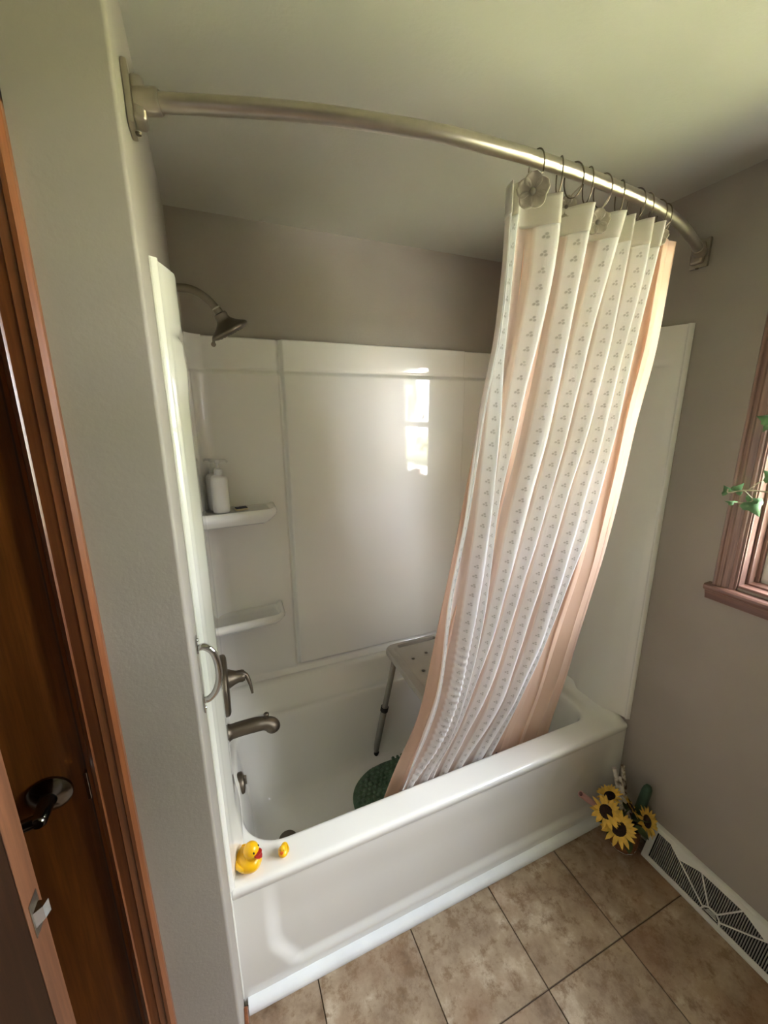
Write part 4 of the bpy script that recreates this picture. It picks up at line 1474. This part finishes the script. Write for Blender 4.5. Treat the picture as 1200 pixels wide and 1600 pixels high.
rays = [((mc - 0.026, mb + 0.010), (m0 + 0.050, mtp)), ((mc - 0.013, mb + 0.024), (mc - 0.060, mtp)), ((mc + 0.013, mb + 0.024), (mc + 0.060, mtp)), ((mc + 0.026, mb + 0.010), (m1 - 0.050, mtp))]
# solid corner fillers above the second and fourth fields
fpl.append(face_poly([(m0 + 0.050, mtp), (m0 + 0.085, mtp - 0.024), (mc - 0.075, mtp - 0.004), (mc - 0.060, mtp)], -0.002, 0.0012))
fpl.append(face_poly([(m1 - 0.050, mtp), (m1 - 0.085, mtp - 0.024), (mc + 0.075, mtp - 0.004), (mc + 0.060, mtp)], -0.002, 0.0012))
obj('face_plate', join(*fpl), M['ventw'], vent, angle=25)
for a, b in rays:
    dx, dy = b[0] - a[0], b[1] - a[1]
    ln_ = math.hypot(dx, dy)
    ox, oy = -dy / ln_ * 0.0022, dx / ln_ * 0.0022
    obj('ray_bar', face_poly([(a[0] + ox, a[1] + oy), (b[0] + ox, b[1] + oy), (b[0] - ox, b[1] - oy), (a[0] - ox, a[1] - oy)], -0.003, 0.0014), M['ventw'], vent, angle=25)
rg_ = []
hx_ = [(mc - 0.030, mb), (mc - 0.026, mb + 0.014), (mc - 0.012, mb + 0.027), (mc + 0.012, mb + 0.027), (mc + 0.026, mb + 0.014), (mc + 0.030, mb)]
hi_ = [(mc - 0.025, mb), (mc - 0.0215, mb + 0.012), (mc - 0.010, mb + 0.022), (mc + 0.010, mb + 0.022), (mc + 0.0215, mb + 0.012), (mc + 0.025, mb)]
for i in range(5):
    rg_.append(face_poly([hx_[i], hx_[i + 1], hi_[i + 1], hi_[i]], -0.003, 0.0016))
for k in range(1, 5):
    rg_.append(face_poly([(mc - 0.022 + 0.003 * k, mb + 0.0045 * k), (mc + 0.022 - 0.003 * k, mb + 0.0045 * k), (mc + 0.022 - 0.003 * k, mb + 0.0045 * k + 0.002), (mc - 0.022 + 0.003 * k, mb + 0.0045 * k + 0.002)], -0.003, 0.001))
obj('medallion', join(*rg_), M['ventw'], vent, angle=25)
sl = []
k = 0
s = m0 + 0.004
while s < m1:
    if abs(s - mc) > 0.024 or True:
        t0 = mb + (0.028 if abs(s - mc) < 0.02 else 0.0)
        sl.append(face_poly([(s, t0), (s + 0.0026, t0), (s + 0.0026, mtp + 0.002), (s, mtp + 0.002)], -0.009, -0.002))
    s += 0.0062
tag(obj('louvers', join(*sl), M['louver'], vent, angle=25), 'grey upright louvers behind the grille', kind='stuff')
obj('backing', face_poly([(0.004, 0.004), (VS - 0.004, 0.004), (VS - 0.004, tl_ - 0.002), (0.004, tl_ - 0.002)], -0.022, -0.020), M['black'], vent)

# ================================================================ ivy on the window sill
M['ivy'] = plain('ivy_green', srgb(98, 140, 92), 0.45, vary=0.25, scale=30)
M['ivy_stem'] = plain('ivy_stem_pale', srgb(176, 170, 140), 0.6)
M['pot'] = plain('terracotta_pot', srgb(168, 96, 66), 0.8)
PX, PY, PZ = L + 0.030, -0.50, WZ0 + 0.0145
ivy = thing('potted_ivy', 'trailing green ivy reaching across the oak window casing', 'plant', (PX, PY, PZ))
obj('pot', lathe([(0, 0), (0.026, 0), (0.036, 0.065), (0.04, 0.066), (0.04, 0.08), (0.035, 0.08), (0.033, 0.07), (0, 0.07)], 28, (PX, PY, PZ), (PX, PY, 9)), M['pot'], ivy)


def ivy_leaf(c, dr_, nn, s, parent):
    dr_ = Vector(dr_).normalized()
    nn = Vector(nn)
    sd = dr_.cross(nn).normalized()
    nn = sd.cross(dr_)
    shape = [(0, 0), (-0.10, 0.30), (-0.02, 0.55), (0.30, 0.50), (0.42, 0.30), (1.0, 0.0), (0.42, -0.30), (0.30, -0.50), (-0.02, -0.55), (-0.10, -0.30)]
    Vv = [Vector(c) + dr_ * (0.25 * s) + nn * 0.04 * s] + [Vector(c) + dr_ * a * s + sd * b * s + nn * s * (-0.18 * abs(b) - 0.15 * max(0, a) ** 2) for a, b in shape]
    k_ = len(shape)
    o = obj('leaf', (Vv, [(0, 1 + i, 1 + (i + 1) % k_) for i in range(k_)]), M['ivy'], parent, angle=80)
    md_ = o.modifiers.new('thick', 'SOLIDIFY')
    md_.thickness = 0.0006


s1 = bez([(PX, PY, PZ + 0.07), (L - 0.02, -0.44, 1.36), (L - 0.050, -0.36, 1.452), (L - 0.052, -0.285, 1.462), (L - 0.05, -0.235, 1.455), (L - 0.052, -0.207, 1.444), (L - 0.052, -0.203, 1.455)], 30)
s2 = bez([(PX, PY, PZ + 0.07), (L - 0.01, -0.42, 1.45), (L - 0.04, -0.31, 1.60), (L - 0.045, -0.270, 1.64), (L - 0.045, -0.262, 1.665)], 24)
s3 = bez([s1[18], (L - 0.05, -0.275, 1.487), (L - 0.05, -0.30, 1.50)], 8)
s4 = bez([s1[19], (L - 0.055, -0.27, 1.435), (L - 0.055, -0.255, 1.424), (L - 0.055, -0.228, 1.418)], 8)
s5 = bez([(PX, PY, PZ + 0.07), (L - 0.03, -0.52, 1.40), (L - 0.06, -0.58, 1.46), (L - 0.07, -0.62, 1.40)], 18)
for s_, r_ in ((s1, 0.002), (s2, 0.002), (s3, 0.0014), (s4, 0.0014), (s5, 0.002)):
    obj('stem', tube(s_, r_, 6), M['ivy_stem'], ivy)
for c, dr_, nn, s in ((s1[25], (0.2, 0.6, 0.6), (-1, -0.3, 0.3), 0.030), (s1[22], (0, -0.5, 0.9), (-1, 0, 0.3), 0.032), (s3[-1], (0.1, 0.5, 0.4), (-1, -0.1, 0.4), 0.034), (s4[-1], (0, 1, 0.15), (-0.4, 0, 1), 0.026),
                      (s4[4], (0, -0.6, -0.8), (-0.8, -0.3, 0.4), 0.048), (s4[2], (0, 0.2, -0.9), (-1, 0.2, 0.2), 0.035), (s2[22], (0, 0.9, 0.3), (-0.8, 0, 0.5), 0.034), (s2[18], (0, -0.8, 0.4), (-0.8, 0, 0.5), 0.036),
                      (s2[20], (0, 0.4, -0.8), (-0.9, 0, 0.3), 0.03), (s1[12], (0, -0.4, 0.9), (-1, 0, 0.2), 0.04), (s5[9], (0, -0.4, 0.9), (-1, 0, 0.2), 0.04), (s5[14], (0, -0.9, -0.3), (-1, 0, 0.2), 0.045), (s5[18], (0, -0.4, -0.9), (-1, 0, 0.2), 0.04), (s2[9], (0, -0.4, 0.9), (-1, 0, 0.2), 0.045)):
    ivy_leaf(c, dr_, nn, s, ivy)

# ================================================================ outdoors, seen through the window and in the glossy panel; some added for light
struct('lawn', box(L + 0.2, 40, -40, 30, -1.2, -1.0), M['lawn'])


M['gravel'] = plain('bounce_gravel', srgb(196, 192, 182), 0.9, vary=0.15, scale=4, bump=0.4)
struct('bounce_ground', box(2.4, 10.0, -26.0, -6.0, -1.02, -0.985), M['gravel'])  # unseen pale ground, added to bounce sunlight into the tub alcove


def tree(label, x, y, h, r, seed, cnt=9000):
    rnd = random.Random(seed)
    o = thing('garden_tree', label, 'tree', (x, y, -1.0), 0, 'trees beyond the window')
    obj('trunk', tube([(0, 0, 0), (0.05, 0.02, h * 0.35), (0, 0.05, h * 0.7)], [0.22, 0.16, 0.07], 10), M['bark'], o, world=False)
    Vv, Ff = [], []
    for k in range(cnt):
        while True:
            q = Vector((rnd.uniform(-1, 1), rnd.uniform(-1, 1), rnd.uniform(-1, 1)))
            if 0.15 < q.length < 1 and noise.noise(q * 2.4 + Vector((seed, 0, 0))) > -0.12: break
        c = Vector((q.x * r, q.y * r, h * 0.62 + q.z * h * 0.40))
        a = Vector((rnd.gauss(0, 1), rnd.gauss(0, 1), rnd.gauss(0, 1))).normalized()
        b = a.orthogonal().normalized()
        s = rnd.uniform(0.07, 0.15)
        n0 = len(Vv)
        Vv += [c + a * s, c + b * s * 0.5, c - a * s, c - b * s * 0.5]
        Ff.append((n0, n0 + 1, n0 + 2, n0 + 3))
    tag(obj('foliage', (Vv, Ff), M['leafage'], o, world=False, angle=None), kind='stuff')


tree('added unseen tree blocking light across the lawn, left one of the close pair', 12.6, -5.6, 8.8, 1.95, 6, 14000)  # unseen tree, added to keep sky light off the closet wall
tree('added unseen tree blocking light across the lawn, right one of the close pair', 11.9, -9.3, 8.4, 1.7, 7, 12000)  # its unseen neighbour, added to widen the same light block
tree('round leafy tree on the lawn left of the one across from window', 6.2, 3.9, 5.6, 2.3, 3)
tree('slender sparse tree on the gravel nearest the house wall', 3.5, -7.6, 5.2, 1.2, 5, 5000)
tree('broad leafy tree on the lawn, farthest along the house wall', 7.4, -17.0, 5.6, 2.6, 2)
